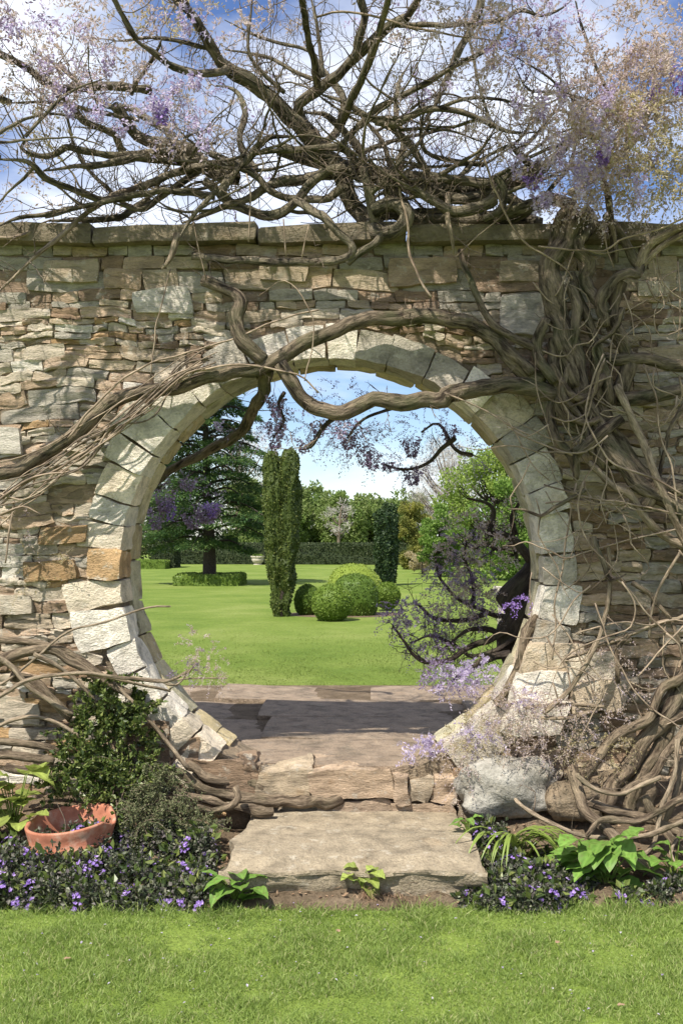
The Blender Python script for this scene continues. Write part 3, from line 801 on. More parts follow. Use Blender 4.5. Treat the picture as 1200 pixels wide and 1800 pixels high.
# cedar with flat tiers of needles
def cedar():
    Y = Yr + 1.0; base = P(367, 1012, Y); base[2] = ZT; rg = random.Random(4)
    t = thing('cedar_tree', base, 'broad dark green cedar with layered branches left of the yew', 'tree')
    b = Batch(); lb = Batch()
    top = P(360, 640, Y)
    pts = smooth_path([base - [0, 0, .1], base + [.02, 0, .9], base + [-.05, 0, 2.6], top], .2)
    V, Q = tube(pts, np.interp(np.linspace(0, 1, len(pts)), [0, .15, 1], [.20, .165, .03]), 10); b.add(V, Q)
    for k in range(64):
        f = rg.uniform(.20, 1.0); z = ZT + 1.05 + (top[2] - ZT - 1.05) * (k + rg.random()) / 64
        fz = (z - ZT - 1.05) / (top[2] - ZT - 1.05)
        L = rg.uniform(.75, 1.15) * np.interp(fz, [0, .12, .5, .85, 1], [1.35, 1.75, 1.65, 1.0, .35]); ang = k * 2.4 + rg.uniform(-.5, .5)
        dr = np.array([cos(ang), sin(ang), 0])
        s = np.array([base[0] - .02, Y, z]); e = s + dr * L + [0, 0, .12 - .22 * L]
        pp = smooth_path([s, s + dr * L * .5 + [0, 0, .12], e], .12)
        V, Q = tube(pp, np.linspace(.045, .008, len(pp)), 5, knob=0); b.add(V, Q)
        n = 900
        u = np.sqrt(RNG.random(n)); wdt = (RNG.random(n) - .5) * 1.05 * L * .75 * np.sin(np.clip(u, .1, 1) * 2.6) 
        side = np.array([-sin(ang), cos(ang), 0])
        p = s + dr * (u * L * 1.05)[:, None] + side * wdt[:, None] + np.array([0, 0, 1.0]) * (.10 * u - .24 * L * u * u - .10 * np.abs(wdt) + .035 * RNG.normal(size=n))[:, None]
        lv, lq = leaves(p, unit(dr * .5 + side * np.sign(wdt)[:, None] * .6 + rdir(n) * .5), .12 * RNG.uniform(.5, 1.4, n), .30, .05, nrm=np.tile([0, 0, 1.0], (n, 1)) + rdir(n) * .5); lb.add(lv, lq)
    put('trunk', b.mesh('trunk', M['bark_tree']), t); put('crown', lb.mesh('crown', M['cedar'], smooth=False), t)
cedar()

def gp(u, v): Y = ground_Y(v); p = P(u, v, Y); p[2] = ZT; return p
def gpY(u, Y): return np.array([(u - U0) * Y / F, Y, ZT])
limb_tree('evergreen_tree', gpY(285, 52), 6.2, 2.5, M['hedge'], 'dark evergreen tree behind the cedar at the far left', 9000, .20, 31, clumps=40, crown_lo=.1)
limb_tree('evergreen_tree', gpY(432, 54), 4.6, 1.5, M['oak'], 'olive green tree showing between the cedar and the yew', 8000, .17, 32, clumps=30, crown_lo=.1)
limb_tree('bare_tree', gpY(418, 60), 8.2, 2.4, M['bare'], 'thin twiggy pale tree rising between cedar and yew', 5200, .42, 33, clumps=42, width=.05, crown_lo=.3, up=.6, bark='twig')
far = [(470, 6.0, 3.4, 'leafy tree directly behind the columnar yew', 'oak'), (535, 6.6, 3.0, 'rounded green tree just right of the columnar yew', 'oak'),
       (575, 5.7, 2.8, 'loose spring green tree mid way along the far hedge', 'oak'), (608, 5.4, 2.4, 'small pale green tree behind the far hedge', 'oak'), (640, 5.3, 2.4, 'green tree left of the slim cypress', 'oak'),
       (668, 5.2, 2.2, 'green tree rising directly behind the slim cypress', 'oak'), (500, 5.2, 2.2, 'tree glimpsed low behind the columnar yew foot', 'oak'), (720, 5.6, 2.6, 'green tree behind the golden shrub', 'oak')]
for i, (u, H, sp, lab, mt) in enumerate(far):
    limb_tree('far_tree', gpY(u, 92 + 4 * (i % 3)), H, sp, M[mt], lab, 6500, .34, 40 + i, clumps=44, crown_lo=.12, group='trees beyond the far hedge', bark='twig')
limb_tree('golden_shrub', gpY(724, 41), 2.75, .72, M['golden'], 'golden yellow evergreen shrub right of the slim cypress', 9000, .10, 51, clumps=40, crown_lo=.05, cat='shrub')
limb_tree('pale_shrub', gpY(742, 36), .95, .55, M['spray_olive'], 'low pale shrub at the foot of the golden shrub', 2200, .07, 52, clumps=14, crown_lo=.1, cat='shrub')
limb_tree('emerald_shrub', gpY(772, 33), 2.5, .75, M['emerald'], 'vivid emerald green shrub in front of the lime tree', 9000, .09, 53, clumps=34, crown_lo=.05, cat='shrub')
limb_tree('lime_tree', gpY(862, 36), 4.5, 1.75, M['lime'], 'light lime green tree filling the right of the opening', 26000, .11, 54, clumps=80, crown_lo=.08)
limb_tree('lime_tree', gpY(905, 30), 3.0, 1.3, M['emerald'], 'green shrub low behind the dark trunk at right', 10000, .10, 57, clumps=40, crown_lo=.05)
limb_tree('bare_tree', gpY(790, 47), 5.9, 1.9, M['bare'], 'grey twiggy leafless tree above the emerald shrub', 11000, .34, 55, clumps=60, width=.035, crown_lo=.3, up=.5, bark='twig')
limb_tree('bare_tree', gpY(595, 80), 4.6, 1.2, M['bare'], 'small pale blossom tree against the far green trees', 900, .30, 56, clumps=14, width=.10, crown_lo=.4, up=.4, bark='twig')
# short pale stone pier on the lawn to the right
pc = P(890, 1110, 13.0)
pier = thing('stone_pier', (pc[0], 13.0, ZT), 'short pale stone pier seen right of the lawn', 'pier')
V, Q = stone_block(pc[0] - .10, pc[0] + .12, 12.9, 13.12, ZT - .05, ZT + .55, n=5, k=14, rough=.008); put('shaft', np_mesh('shaft', V, Q, M['rear_stone']), pier)
V, Q = stone_block(pc[0] - .15, pc[0] + .17, 12.85, 13.17, ZT + .552, ZT + .62, n=5, k=14, rough=.006); put('cap', np_mesh('cap', V, Q, M['rear_stone']), pier)

# ================================================================== WISTERIA
def line_px(pts, y0, y1, r0, r1, step=.03, wob=.35):
    """pixels traced along a stem -> smooth wobbling world path and radii; pts (u, v) or (u, v, Y)"""
    n = len(pts); c = []
    for i, p in enumerate(pts):
        f = i / (n - 1); Y = p[2] if len(p) > 2 else y0 + (y1 - y0) * f
        c.append([*P(p[0], p[1], Y), (r0 + (r1 - r0) * f) * Y / F])
    q = smooth_path(c, step); s = nseed()
    xyz, r = q[:, :3], np.abs(q[:, 3])
    w = np.stack([fbm(xyz * 6, s, 2), fbm(xyz * 6 + 31, s + 1, 2) * 1.2, fbm(xyz * 6 + 63, s + 2, 2)], 1)
    ends = np.minimum(1, np.minimum(np.arange(len(q)), np.arange(len(q))[::-1]) / 3)[:, None]
    return xyz + w * (r[:, None] * wob + .003) * ends, r

wist = thing('wisteria_vine', P(1130, 1320, 5.40), 'old gnarled wisteria sprawling over the wall top and gate with twisted stems', 'vine')
SPINES = []                      # (points, radii, twiggy)
def branch(pts, y0, y1, r0, r1, mat='bark', name='branch', twiggy=1.0, knob=.14, wob=.35, flute=0.0, parent=None, taper=False):
    xyz, r = line_px(pts, y0, y1, r0, r1, step=.028 if r0 > 4 else .035, wob=wob)
    if taper:
        m = len(r); k = np.arange(m) / (m - 1); lo = min(r0, r1) <= 5.5
        if r1 <= r0 and lo: r = r * np.interp(k, [0, .7, 1], [1, 1, .35])
        elif r0 < r1 and lo: r = r * np.interp(k, [0, .3, 1], [.35, 1, 1])
    sides = 12 if max(r0, r1) > 14 else 9 if max(r0, r1) > 6 else 6
    V, Q = tube(xyz, r, sides, knob, flute=flute)
    o = put(name, np_mesh(name, V, Q, M[mat], run=tube.run), parent or wist)
    if twiggy > 0: SPINES.append((xyz, r, twiggy))
    return o

# --- crown above the wall: traced limbs (pixel path, depth at start and end, radius in pixels at start and end)
CROWN = [
 ([(565, 275), (545, 245), (517, 217), (483, 183), (443, 147), (400, 117), (387, 107), (367, 80), (353, 60), (335, 30), (300, -15)], 5.75, 5.2, 21, 8),
 ([(402, 120), (387, 125), (347, 127), (307, 117), (277, 97), (240, 70), (215, 35)], 5.45, 5.0, 9, 5),
 ([(365, 84), (355, 82), (310, 72), (265, 66), (205, 72)], 5.4, 5.2, 5, 3),
 ([(285, 68), (275, 95), (240, 147), (232, 165)], 5.1, 5.5, 4, 5),
 ([(0, 95), (45, 117), (75, 142), (95, 153), (135, 157), (200, 151), (265, 158)], 5.0, 5.7, 7, 9),
 ([(17, 181), (90, 180), (165, 193), (245, 211)], 5.1, 5.4, 4, 5),
 ([(45, 240), (100, 180), (140, 155), (185, 138)], 4.9, 5.0, 4, 2.5),
 ([(95, 160), (130, 190), (155, 215), (200, 237), (215, 265)], 5.2, 5.9, 7, 8),
 ([(0, 280), (50, 283), (77, 310), (110, 327), (150, 342), (182, 353), (230, 346)], 5.0, 5.5, 6, 8),
 ([(30, 215), (43, 247), (37, 260), (53, 270), (93, 270), (117, 260), (143, 265), (187, 272), (233, 270), (300, 267), (312, 285)], 5.1, 5.7, 5, 8),
 ([(77, 300), (140, 293), (187, 288), (247, 277), (300, 283), (345, 285)], 5.2, 5.8, 5, 11),
 ([(80, 383), (133, 367), (187, 355), (233, 345), (283, 338), (333, 340), (377, 345)], 5.3, 5.6, 6, 7),
 ([(-20, 530, 5.25), (0, 512, 5.25), (60, 452, 5.3), (100, 420, 5.36), (147, 377, 5.45), (200, 345, 5.55), (250, 325, 5.7)], 5.3, 5.6, 3.5, 6, 'bark_pale'),
 ([(400, 310), (393, 323), (360, 357), (333, 387), (313, 423)], 5.5, 5.38, 6, 4),
 ([(312, 412), (305, 440), (298, 458), (285, 473)], 5.40, 5.38, 7, 6, 'bark_pale'),
 ([(200, 185), (213, 200), (230, 225), (250, 240), (275, 253), (330, 265), (370, 300), (420, 310)], 5.6, 5.9, 9, 16),
 ([(247, 330), (287, 313), (333, 300), (390, 290), (440, 296)], 5.5, 5.8, 8, 11),
 ([(200, 357), (247, 367), (273, 350), (333, 310), (372, 290)], 5.5, 5.7, 6, 8),
 ([(85, 388), (150, 387), (207, 383), (233, 367), (262, 352)], 5.5, 5.8, 6, 8),
 ([(0, 397), (33, 383), (77, 377), (130, 365)], 5.35, 5.5, 4, 5),
 ([(-20, 418), (0, 417), (27, 417), (50, 410), (63, 398), (90, 386)], 5.38, 5.5, 4, 4, 'bark_pale'),
 # centre
 ([(662, 398), (647, 393), (617, 353), (603, 320), (585, 285), (560, 262), (545, 245)], 5.65, 5.75, 20, 17),
 ([(490, 262), (530, 276), (570, 285), (620, 298), (680, 318), (760, 325), (850, 330), (900, 313), (950, 300)], 5.8, 5.7, 13, 20),
 ([(345, 285), (400, 280), (450, 270), (533, 262), (597, 260), (633, 287), (667, 300), (700, 307), (733, 310), (800, 317), (860, 322)], 5.55, 5.5, 5, 11),
 ([(597, 262), (608, 243), (650, 200), (700, 170), (760, 140), (800, 115), (835, 98), (868, 76), (882, 50), (875, 28), (848, 12)], 5.5, 5.1, 7, 4),
 ([(545, 248), (531, 207), (527, 180), (560, 157), (587, 140), (613, 113), (640, 90), (667, 63), (690, 43), (714, 32)], 5.7, 5.2, 13, 9),
 ([(625, 100), (633, 67), (640, 33), (633, 0), (628, -20)], 5.35, 5.2, 9, 8),
 ([(530, 197), (567, 200), (587, 213), (607, 230), (628, 262), (640, 300)], 5.7, 5.9, 6, 9),
 ([(566, 167), (607, 180), (640, 200), (663, 213), (690, 230), (720, 253), (738, 280), (752, 303)], 5.45, 5.5, 6, 8),
 ([(660, 212), (690, 217), (720, 205), (750, 193), (800, 195), (850, 213), (890, 230), (950, 232)], 5.4, 5.3, 9, 4),
 ([(752, 186), (742, 205), (742, 253), (760, 273), (800, 283), (850, 290)], 5.5, 5.6, 3.5, 5),
 ([(622, 190), (650, 222), (673, 253), (687, 296)], 5.7, 5.7, 4, 6),
 ([(545, -10), (557, 40), (563, 93), (568, 135)], 5.6, 5.6, 3.5, 4.5),
 ([(444, -10), (437, 83), (460, 127), (500, 163)], 5.4, 5.55, 3, 4.5),
 ([(395, 87), (467, 100), (513, 123), (562, 145)], 5.6, 5.5, 3.5, 5),
 ([(395, 35), (443, 60), (510, 80), (550, 97), (561, 138)], 5.7, 5.6, 3, 4.5),
 ([(556, 30), (600, 20), (667, 30), (733, 50), (800, 63), (860, 70)], 5.1, 5.0, 2.5, 2.5, 'bark_pale'),
 ([(700, 44), (767, 43), (800, 43), (877, 33), (910, 17), (950, 25), (987, 13), (1010, -8)], 5.25, 5.0, 6, 4),
 ([(848, -15), (833, 40), (810, 83), (795, 115), (780, 150), (765, 185), (742, 222)], 5.7, 5.9, 9, 6),
 ([(815, 20), (822, 60), (837, 133), (855, 205), (862, 225)], 5.3, 5.4, 2, 3.5),
 ([(885, 85), (925, 112), (967, 140), (1022, 192), (1040, 250)], 5.2, 5.5, 1.5, 4),
 ([(890, 90), (905, 118), (930, 157), (973, 163), (1030, 174), (1080, 200)], 5.3, 5.5, 1.5, 4),
 ([(1005, -20), (1018, 28), (1030, 67), (1048, 120), (1075, 170), (1100, 220), (1100, 280)], 5.2, 5.5, 2.5, 5),
 ([(388, 345), (400, 323), (433, 283), (450, 257), (477, 240), (515, 240)], 5.45, 5.6, 7, 6),
 ([(320, 392), (345, 383), (400, 360), (433, 347), (467, 330), (500, 317), (567, 307), (620, 300)], 5.5, 5.7, 6, 12),
 ([(370, 270), (400, 283), (450, 310), (477, 333), (510, 345), (550, 348), (580, 347), (600, 328)], 5.6, 5.5, 7, 8),
 ([(360, 318), (400, 350), (433, 367), (467, 378), (497, 373), (520, 353), (543, 323), (567, 307), (610, 293)], 5.6, 5.5, 10, 10),
 ([(520, 352, 5.5), (540, 365, 5.42), (567, 380, 5.37), (593, 407, 5.36), (613, 427, 5.37), (616, 447, 5.38), (590, 458, 5.42), (530, 461, 5.44), (470, 459, 5.44), (400, 456, 5.45), (338, 450, 5.47)], 5.5, 5.4, 9, 8),
 ([(672, 408, 5.40), (660, 427, 5.38), (633, 445, 5.38), (610, 462, 5.40)], 5.4, 5.4, 9, 7),
 ([(638, 292), (645, 330), (652, 358), (660, 395)], 5.4, 5.45, 9, 11),
 ([(725, 330), (767, 360), (800, 372), (840, 366), (870, 350)], 5.35, 5.4, 10, 13),
 ([(787, 340, 5.4), (787, 383, 5.36), (795, 420, 5.36), (797, 447, 5.38)], 5.4, 5.4, 6, 5, 'bark_pale'),
 ([(680, 330), (700, 350), (735, 390), (780, 388), (830, 385), (900, 372), (960, 352)], 5.6, 5.5, 15, 14),
 ([(740, 330), (770, 345), (810, 352), (860, 340), (890, 345), (930, 370)], 5.5, 5.6, 12, 12),
 ([(640, 380), (690, 375), (720, 385), (770, 378), (840, 388), (910, 385), (950, 395)], 5.75, 5.7, 14, 15),
 ([(870, 310), (885, 330), (880, 365), (850, 385)], 5.4, 5.4, 9, 8),
 ([(890, 240), (905, 262), (925, 285), (940, 302)], 5.4, 5.6, 4, 11),
 ([(655, 372, 5.42), (690, 360, 5.40), (712, 382, 5.39), (700, 405, 5.39), (668, 410, 5.42), (655, 390, 5.5)], 5.4, 5.4, 14, 15),
 ([(560, 262), (585, 240), (600, 215), (605, 180), (590, 150), (560, 110), (545, 70), (540, 20)], 6.1, 6.2, 9, 5),
 ([(700, 300), (710, 250), (695, 200), (700, 150), (720, 110)], 6.1, 6.3, 8, 4),
 ([(450, 300), (420, 250), (430, 200), (415, 160), (380, 150)], 6.1, 6.3, 8, 4),
 ([(330, 300), (300, 240), (270, 215), (230, 190), (180, 180), (120, 130), (60, 90)], 6.2, 6.2, 9, 5),
 ([(950, 300), (980, 270), (1010, 240), (1060, 205), (1130, 190), (1210, 170)], 5.8, 6.0, 10, 5),
 ([(1000, 340), (1060, 300), (1110, 250), (1140, 190), (1150, 120)], 5.9, 6.0, 9, 5),
]
# limbs added over the lawn, above and left of view, to shade the wall
CROWN += [
 ([(0, 95, 5.0), (-120, 60, 4.8), (-260, 90, 4.7), (-380, 60, 4.6)], 5, 4, 8, 4), ([(0, 280, 5.0), (-110, 240, 4.85), (-230, 260, 4.75), (-340, 210, 4.6)], 5, 4, 8, 4), ([(20, 180, 5.1), (-90, 150, 4.9), (-180, 190, 4.75), (-300, 150, 4.6)], 5, 4, 6, 3),

 ([(600, 215, 5.5), (640, 120, 5.1), (680, 0, 4.8), (700, -120, 4.5), (720, -220, 4.2)], 5, 4, 9, 5), ([(560, 160, 5.5), (540, 40, 5.1), (520, -90, 4.7), (560, -200, 4.3), (640, -260, 4.1)], 5, 4, 8, 4),
 ([(714, 32, 5.2), (760, -40, 4.9), (800, -130, 4.5), (780, -230, 4.2), (700, -300, 4.0)], 5, 4, 8, 4), ([(335, 30, 5.3), (310, -60, 5.0), (280, -160, 4.7), (200, -240, 4.4)], 5, 4, 8, 4),
 ([(240, 70, 5.0), (180, -40, 4.8), (120, -150, 4.6), (20, -220, 4.4)], 5, 4, 6, 4), ([(845, -15, 5.6), (860, -120, 5.0), (840, -240, 4.5), (820, -330, 4.2)], 5, 4, 8, 4),
 ([(630, -20, 5.2), (620, -120, 4.8), (600, -230, 4.4), (560, -320, 4.1)], 5, 4, 7, 4)]
for row in CROWN:
    branch(row[0], row[1], row[2], row[3] * .86, row[4] * .86, row[5] if len(row) > 5 else 'bark_crown', knob=.20, taper=True)

# sprawling secondary branches that weave between the traced limbs
main_sp = [sp for sp in SPINES if sp[1].max() > .012]
for k in range(140):
    xyz, r, _ = main_sp[RNG.integers(len(main_sp))]
    i = RNG.integers(len(xyz)); p = xyz[i].copy()
    if p[2] > 4.0 or p[2] < WTOP + .12: continue
    d = unit(np.array([RNG.choice([-1, 1]) * RNG.uniform(.5, 1), RNG.normal() * .45, RNG.normal() * .28 + .22])); L = RNG.uniform(.35, 1.0); m = int(L / .045)
    bend = RNG.normal(size=3) * .10; pts = [p]
    for q in range(m):
        d = unit(d + bend * .35 + RNG.normal(size=3) * .10); 
        if q % 6 == 5: bend = RNG.normal(size=3) * .32
        nxt = pts[-1] + d * .045
        if nxt[2] < WTOP + .13: d[2] = abs(d[2]); nxt = pts[-1] + d * .045
        pts.append(nxt)
    c = np.array(pts); rr = np.linspace(min(r[i] * .7, .017), .0035, len(c)) * RNG.uniform(.6, 1.0)
    q = smooth_path(np.column_stack([c, rr]), .03)
    V, Q = tube(q[:, :3], np.abs(q[:, 3]), 6, .18); put('branch', np_mesh('branch', V, Q, M['bark_crown'], run=tube.run), wist)
    SPINES.append((q[:, :3], q[:, 3], .8))

# --- twisted stems of the trunk on the right of the gate
TRUNK = [
 ([(960, 345, 5.5), (1000, 362, 5.42), (985, 382, 5.38), (972, 420, 5.36), (960, 455, 5.36), (957, 490, 5.36), (965, 530, 5.38)], 14, 13, .10),
 ([(1030, 380, 5.5), (1008, 396, 5.36), (990, 426, 5.33), (969, 459, 5.32), (963, 495, 5.32), (969, 540, 5.32), (990, 585, 5.31), (1002, 630, 5.31), (1012, 675, 5.33)], 19, 22, .12),
 ([(1040, 385, 5.5), (1026, 411, 5.34), (1020, 438, 5.32), (1035, 459, 5.31), (1026, 489, 5.31), (1032, 510, 5.31), (1050, 528, 5.30), (1062, 552, 5.30)], 12, 13, .16),
 ([(1060, 572, 5.30), (1062, 555, 5.29), (1058, 520, 5.28), (1075, 492, 5.27), (1100, 480, 5.28), (1118, 484, 5.30), (1124, 465, 5.31)], 14, 9, .05),
 ([(1090, 495, 5.36), (1084, 525, 5.36), (1082, 560, 5.37), (1100, 600, 5.36), (1104, 640, 5.36), (1090, 690, 5.38)], 12, 17, .10),
 ([(1000, 500, 5.31), (1012, 545, 5.29), (1008, 580, 5.29), (1000, 612, 5.31), (985, 650, 5.33)], 10, 12, .05),
 ([(1004, 480, 5.36), (1026, 546, 5.34), (1050, 615, 5.32), (1066, 660, 5.32), (1072, 710, 5.33)], 7, 11, .05),
 ([(985, 570, 5.36), (1005, 620, 5.33), (1015, 670, 5.30), (1040, 725, 5.29), (1065, 775, 5.29), (1095, 822, 5.29), (1140, 868, 5.28), (1205, 905, 5.27), (1240, 1000, 5.27), (1228, 1120, 5.28), (1192, 1220, 5.28), (1140, 1290, 5.30)], 18, 18, .10),
 ([(975, 600, 5.38), (975, 650, 5.36), (990, 700, 5.35), (1010, 740, 5.34), (1045, 770, 5.33), (1060, 820, 5.34)], 16, 18, .10),
 ([(1050, 620, 5.38), (1045, 670, 5.37), (1060, 720, 5.37), (1080, 770, 5.36), (1120, 820, 5.35), (1170, 850, 5.34), (1215, 855, 5.34)], 14, 14, .10),
 ([(985, 690, 5.34), (965, 720, 5.36), (975, 770, 5.36), (1000, 800, 5.36), (1012, 830, 5.36)], 10, 9, .05),
 ([(1012, 797, 5.26), (1050, 764, 5.27), (1092, 737, 5.30)], 12, 12, .0),
 ([(1013, 800, 5.27), (1012, 842, 5.32)], 8, 6, .0),
]
for pts, r0, r1, fl in TRUNK:
    branch(pts, 5.3, 5.3, r0 * .88, r1 * .86, 'bark', 'stem', .35, knob=.24, wob=.4, flute=fl * 1.3)
TRUNK2 = [
 ([(1122, 468, 5.31), (1080, 396, 5.36), (1062, 380, 5.4)], 9, 6, 'bark'), ([(1120, 470, 5.31), (1140, 432, 5.28), (1165, 415, 5.25), (1210, 392, 5.2)], 10, 7, 'bark_pale'),
 ([(1124, 470, 5.31), (1160, 436, 5.27), (1210, 405, 5.2)], 6, 5, 'bark_pale'), ([(1090, 252, 5.2), (1062, 275, 5.24), (1056, 300, 5.26), (1070, 350, 5.28), (1080, 420, 5.3), (1080, 462, 5.33)], 4, 7, 'bark'),
 ([(1035, 812, 5.30), (1075, 855, 5.28), (1105, 872, 5.27), (1116, 890, 5.27), (1140, 919, 5.28), (1170, 940, 5.3), (1205, 962, 5.3)], 6, 9, 'bark_pale'),
 ([(1083, 677, 5.27), (1101, 719, 5.26), (1128, 776, 5.26), (1149, 830, 5.25), (1170, 878, 5.25), (1186, 915, 5.26), (1205, 960, 5.28)], 7, 7, 'bark_pale'),
 ([(1060, 632, 5.36), (1110, 632, 5.34), (1160, 638, 5.33), (1215, 642, 5.33)], 10, 12, 'bark'), ([(1085, 700, 5.36), (1130, 705, 5.36), (1165, 695, 5.35), (1215, 680, 5.34)], 13, 13, 'bark'),
 ([(1160, 845, 5.27), (1146, 868, 5.27), (1132, 890, 5.28)], 13, 14, 'bark_root'),
 ([(1210, 700, 5.33), (1180, 740, 5.33), (1165, 800, 5.34), (1150, 880, 5.36)], 5, 4, 'bark'), ([(1000, 640, 5.28), (990, 690, 5.27), (1010, 720, 5.27), (1030, 750, 5.28), (1040, 800, 5.3)], 6, 5, 'bark'),
 ([(970, 640, 5.3), (1000, 690, 5.26), (1020, 700, 5.26), (1040, 690, 5.28), (1060, 660, 5.3)], 6, 6, 'bark_root'),
 ([(985, 700, 5.3), (1000, 730, 5.27), (1030, 745, 5.26), (1050, 735, 5.27)], 6, 6, 'bark_root'), ([(960, 560, 5.3), (945, 600, 5.31), (950, 640, 5.31), (975, 670, 5.3)], 9, 10, 'bark'),
]
for pts, r0, r1, mt in TRUNK2: branch(pts, 5.3, 5.3, r0, r1, mt, 'branch', .5, knob=.14)

# --- limbs trained along and across the gate
ARCH = [
 ([(955, 670, 5.36), (900, 632, 5.38), (875, 602, 5.39), (840, 580, 5.40), (800, 563, 5.41), (725, 556, 5.41), (650, 562, 5.41), (600, 580, 5.41), (540, 601, 5.41), (480, 636, 5.41), (450, 650, 5.41), (390, 662, 5.42), (300, 681, 5.42), (240, 691, 5.43), (200, 711, 5.43), (160, 741, 5.43), (120, 770, 5.43), (50, 815, 5.43), (-20, 838, 5.43)], 14, 12, 'bark', .6),
 ([(358, 492, 5.44), (400, 510, 5.42), (424, 535, 5.41), (417, 568, 5.40), (430, 605, 5.38), (462, 634, 5.39)], 11, 14, 'bark', .5),
 ([(492, 640, 5.40), (508, 665, 5.40), (525, 700, 5.41), (565, 720, 5.42), (600, 727, 5.42), (650, 706, 5.42), (670, 701, 5.42), (765, 706, 5.42), (790, 686, 5.40), (840, 679, 5.38), (940, 681, 5.36), (990, 692, 5.36)], 13, 16, 'bark', .9),
 ([(470, 648, 5.45), (462, 690, 5.6), (444, 722, 5.75), (430, 750, 5.9), (400, 775, 6.05), (350, 800, 6.2), (300, 826, 6.3), (268, 850, 6.35)], 12, 7, 'bark', 1.4),
 ([(808, 440, 5.45), (815, 465, 5.42), (835, 515, 5.38), (860, 565, 5.35), (910, 595, 5.33), (955, 622, 5.33)], 5, 8, 'bark', .7),
 ([(870, 592, 5.39), (900, 624, 5.36), (935, 655, 5.34)], 9, 10, 'bark', .2),
 ([(600, 727, 5.43), (565, 755, 5.5), (545, 785, 5.55), (530, 790, 5.6)], 5, 2, 'bark_dark', 2.0), ([(760, 706, 5.44), (700, 715, 5.6), (640, 735, 5.7), (610, 770, 5.75)], 4, 2, 'bark_dark', 2.0),
 ([(800, 770, 6.1), (775, 790, 6.12), (750, 815, 6.15), (710, 825, 6.2), (670, 815, 6.2)], 5, 2, 'bark_dark', 2.5), ([(830, 800, 6.15), (800, 790, 6.15), (770, 745, 6.2), (740, 760, 6.2)], 4, 2, 'bark_dark', 2.5),
 ([(500, 690, 5.45), (490, 710, 5.5), (500, 740, 5.55), (480, 770, 5.6)], 4, 2, 'bark_dark', 2.0),
]
for pts, r0, r1, mt, tw in ARCH: branch(pts, 5.4, 5.4, r0, r1, mt, 'branch', tw)

# --- roots and low stems on the right
ROOTS = [
 ([(1210, 1262), (1163, 1270), (1127, 1307), (1105, 1350), (1072, 1385), (1060, 1420)], 5.30, 5.22, 17, 18), ([(1210, 1270), (1196, 1292), (1163, 1336), (1138, 1365), (1095, 1394)], 5.18, 5.12, 10, 8),
 ([(1205, 1335), (1196, 1352), (1178, 1395), (1158, 1446)], 5.14, 5.06, 15, 14), ([(1005, 1350), (1013, 1380), (1031, 1424), (1061, 1453), (1090, 1490), (1127, 1523), (1210, 1567)], 5.20, 4.72, 11, 14),
 ([(1014, 1360), (1017, 1369), (1046, 1387), (1090, 1396), (1127, 1380), (1160, 1366)], 5.05, 4.98, 5, 5, 'bark_pale'), ([(905, 1405), (918, 1417), (962, 1446), (1017, 1468), (1072, 1472), (1127, 1468), (1210, 1440)], 5.16, 4.86, 4, 6, 'bark_pale'),
 ([(1030, 1410), (1090, 1428), (1163, 1446), (1215, 1470)], 5.1, 5.0, 9, 9), ([(1068, 955), (1070, 1030), (1062, 1084), (1044, 1138), (1009, 1200), (955, 1254)], 5.3, 5.25, 4, 5.5, 'bark_pale'),
 ([(1210, 1080), (1140, 1102), (1101, 1117), (1038, 1141), (990, 1160)], 5.3, 5.36, 5, 3.5, 'bark_pale'), ([(1103, 1116), (1083, 1141), (1080, 1172), (1085, 1200)], 5.33, 5.36, 7, 5, 'bark_root'),
 ([(1195, 970), (1164, 1021), (1149, 1060), (1140, 1120)], 5.25, 5.3, 3, 3, 'bark_pale'), ([(1210, 1180), (1170, 1210), (1140, 1260), (1090, 1290), (1040, 1330), (1020, 1370)], 5.26, 5.2, 10, 12),
 ([(1215, 1215), (1180, 1250), (1165, 1310), (1120, 1370), (1100, 1440)], 5.36, 5.25, 14, 14), ([(1205, 1400), (1170, 1420), (1120, 1440), (1060, 1440), (1030, 1470)], 5.0, 4.9, 8, 6),
 ([(1210, 1510), (1180, 1480), (1155, 1440), (1130, 1400)], 4.95, 5.05, 8, 10), ([(1190, 1300), (1185, 1360), (1160, 1420), (1150, 1480), (1120, 1510)], 5.06, 4.9, 5, 5, 'bark_pale'),
 ([(920, 1245), (965, 1240), (1010, 1236), (1060, 1242)], 5.3, 5.3, 4, 4, 'bark_pale'), ([(950, 1262), (1000, 1262), (1040, 1250)], 5.26, 5.3, 4, 4, 'bark_pale'),
 ([(870, 1235), (900, 1200), (920, 1160), (925, 1120), (945, 1085)], 5.5, 5.6, 8, 12, 'bark_root'), ([(1200, 1540), (1180, 1500), (1196, 1460)], 4.85, 4.95, 4, 3, 'bark_pale'),
]
for row in ROOTS: branch(row[0], row[1], row[2], row[3] * .84, row[4] * .84, row[5] if len(row) > 5 else 'bark_root', 'root', .25, knob=.24, wob=.6)

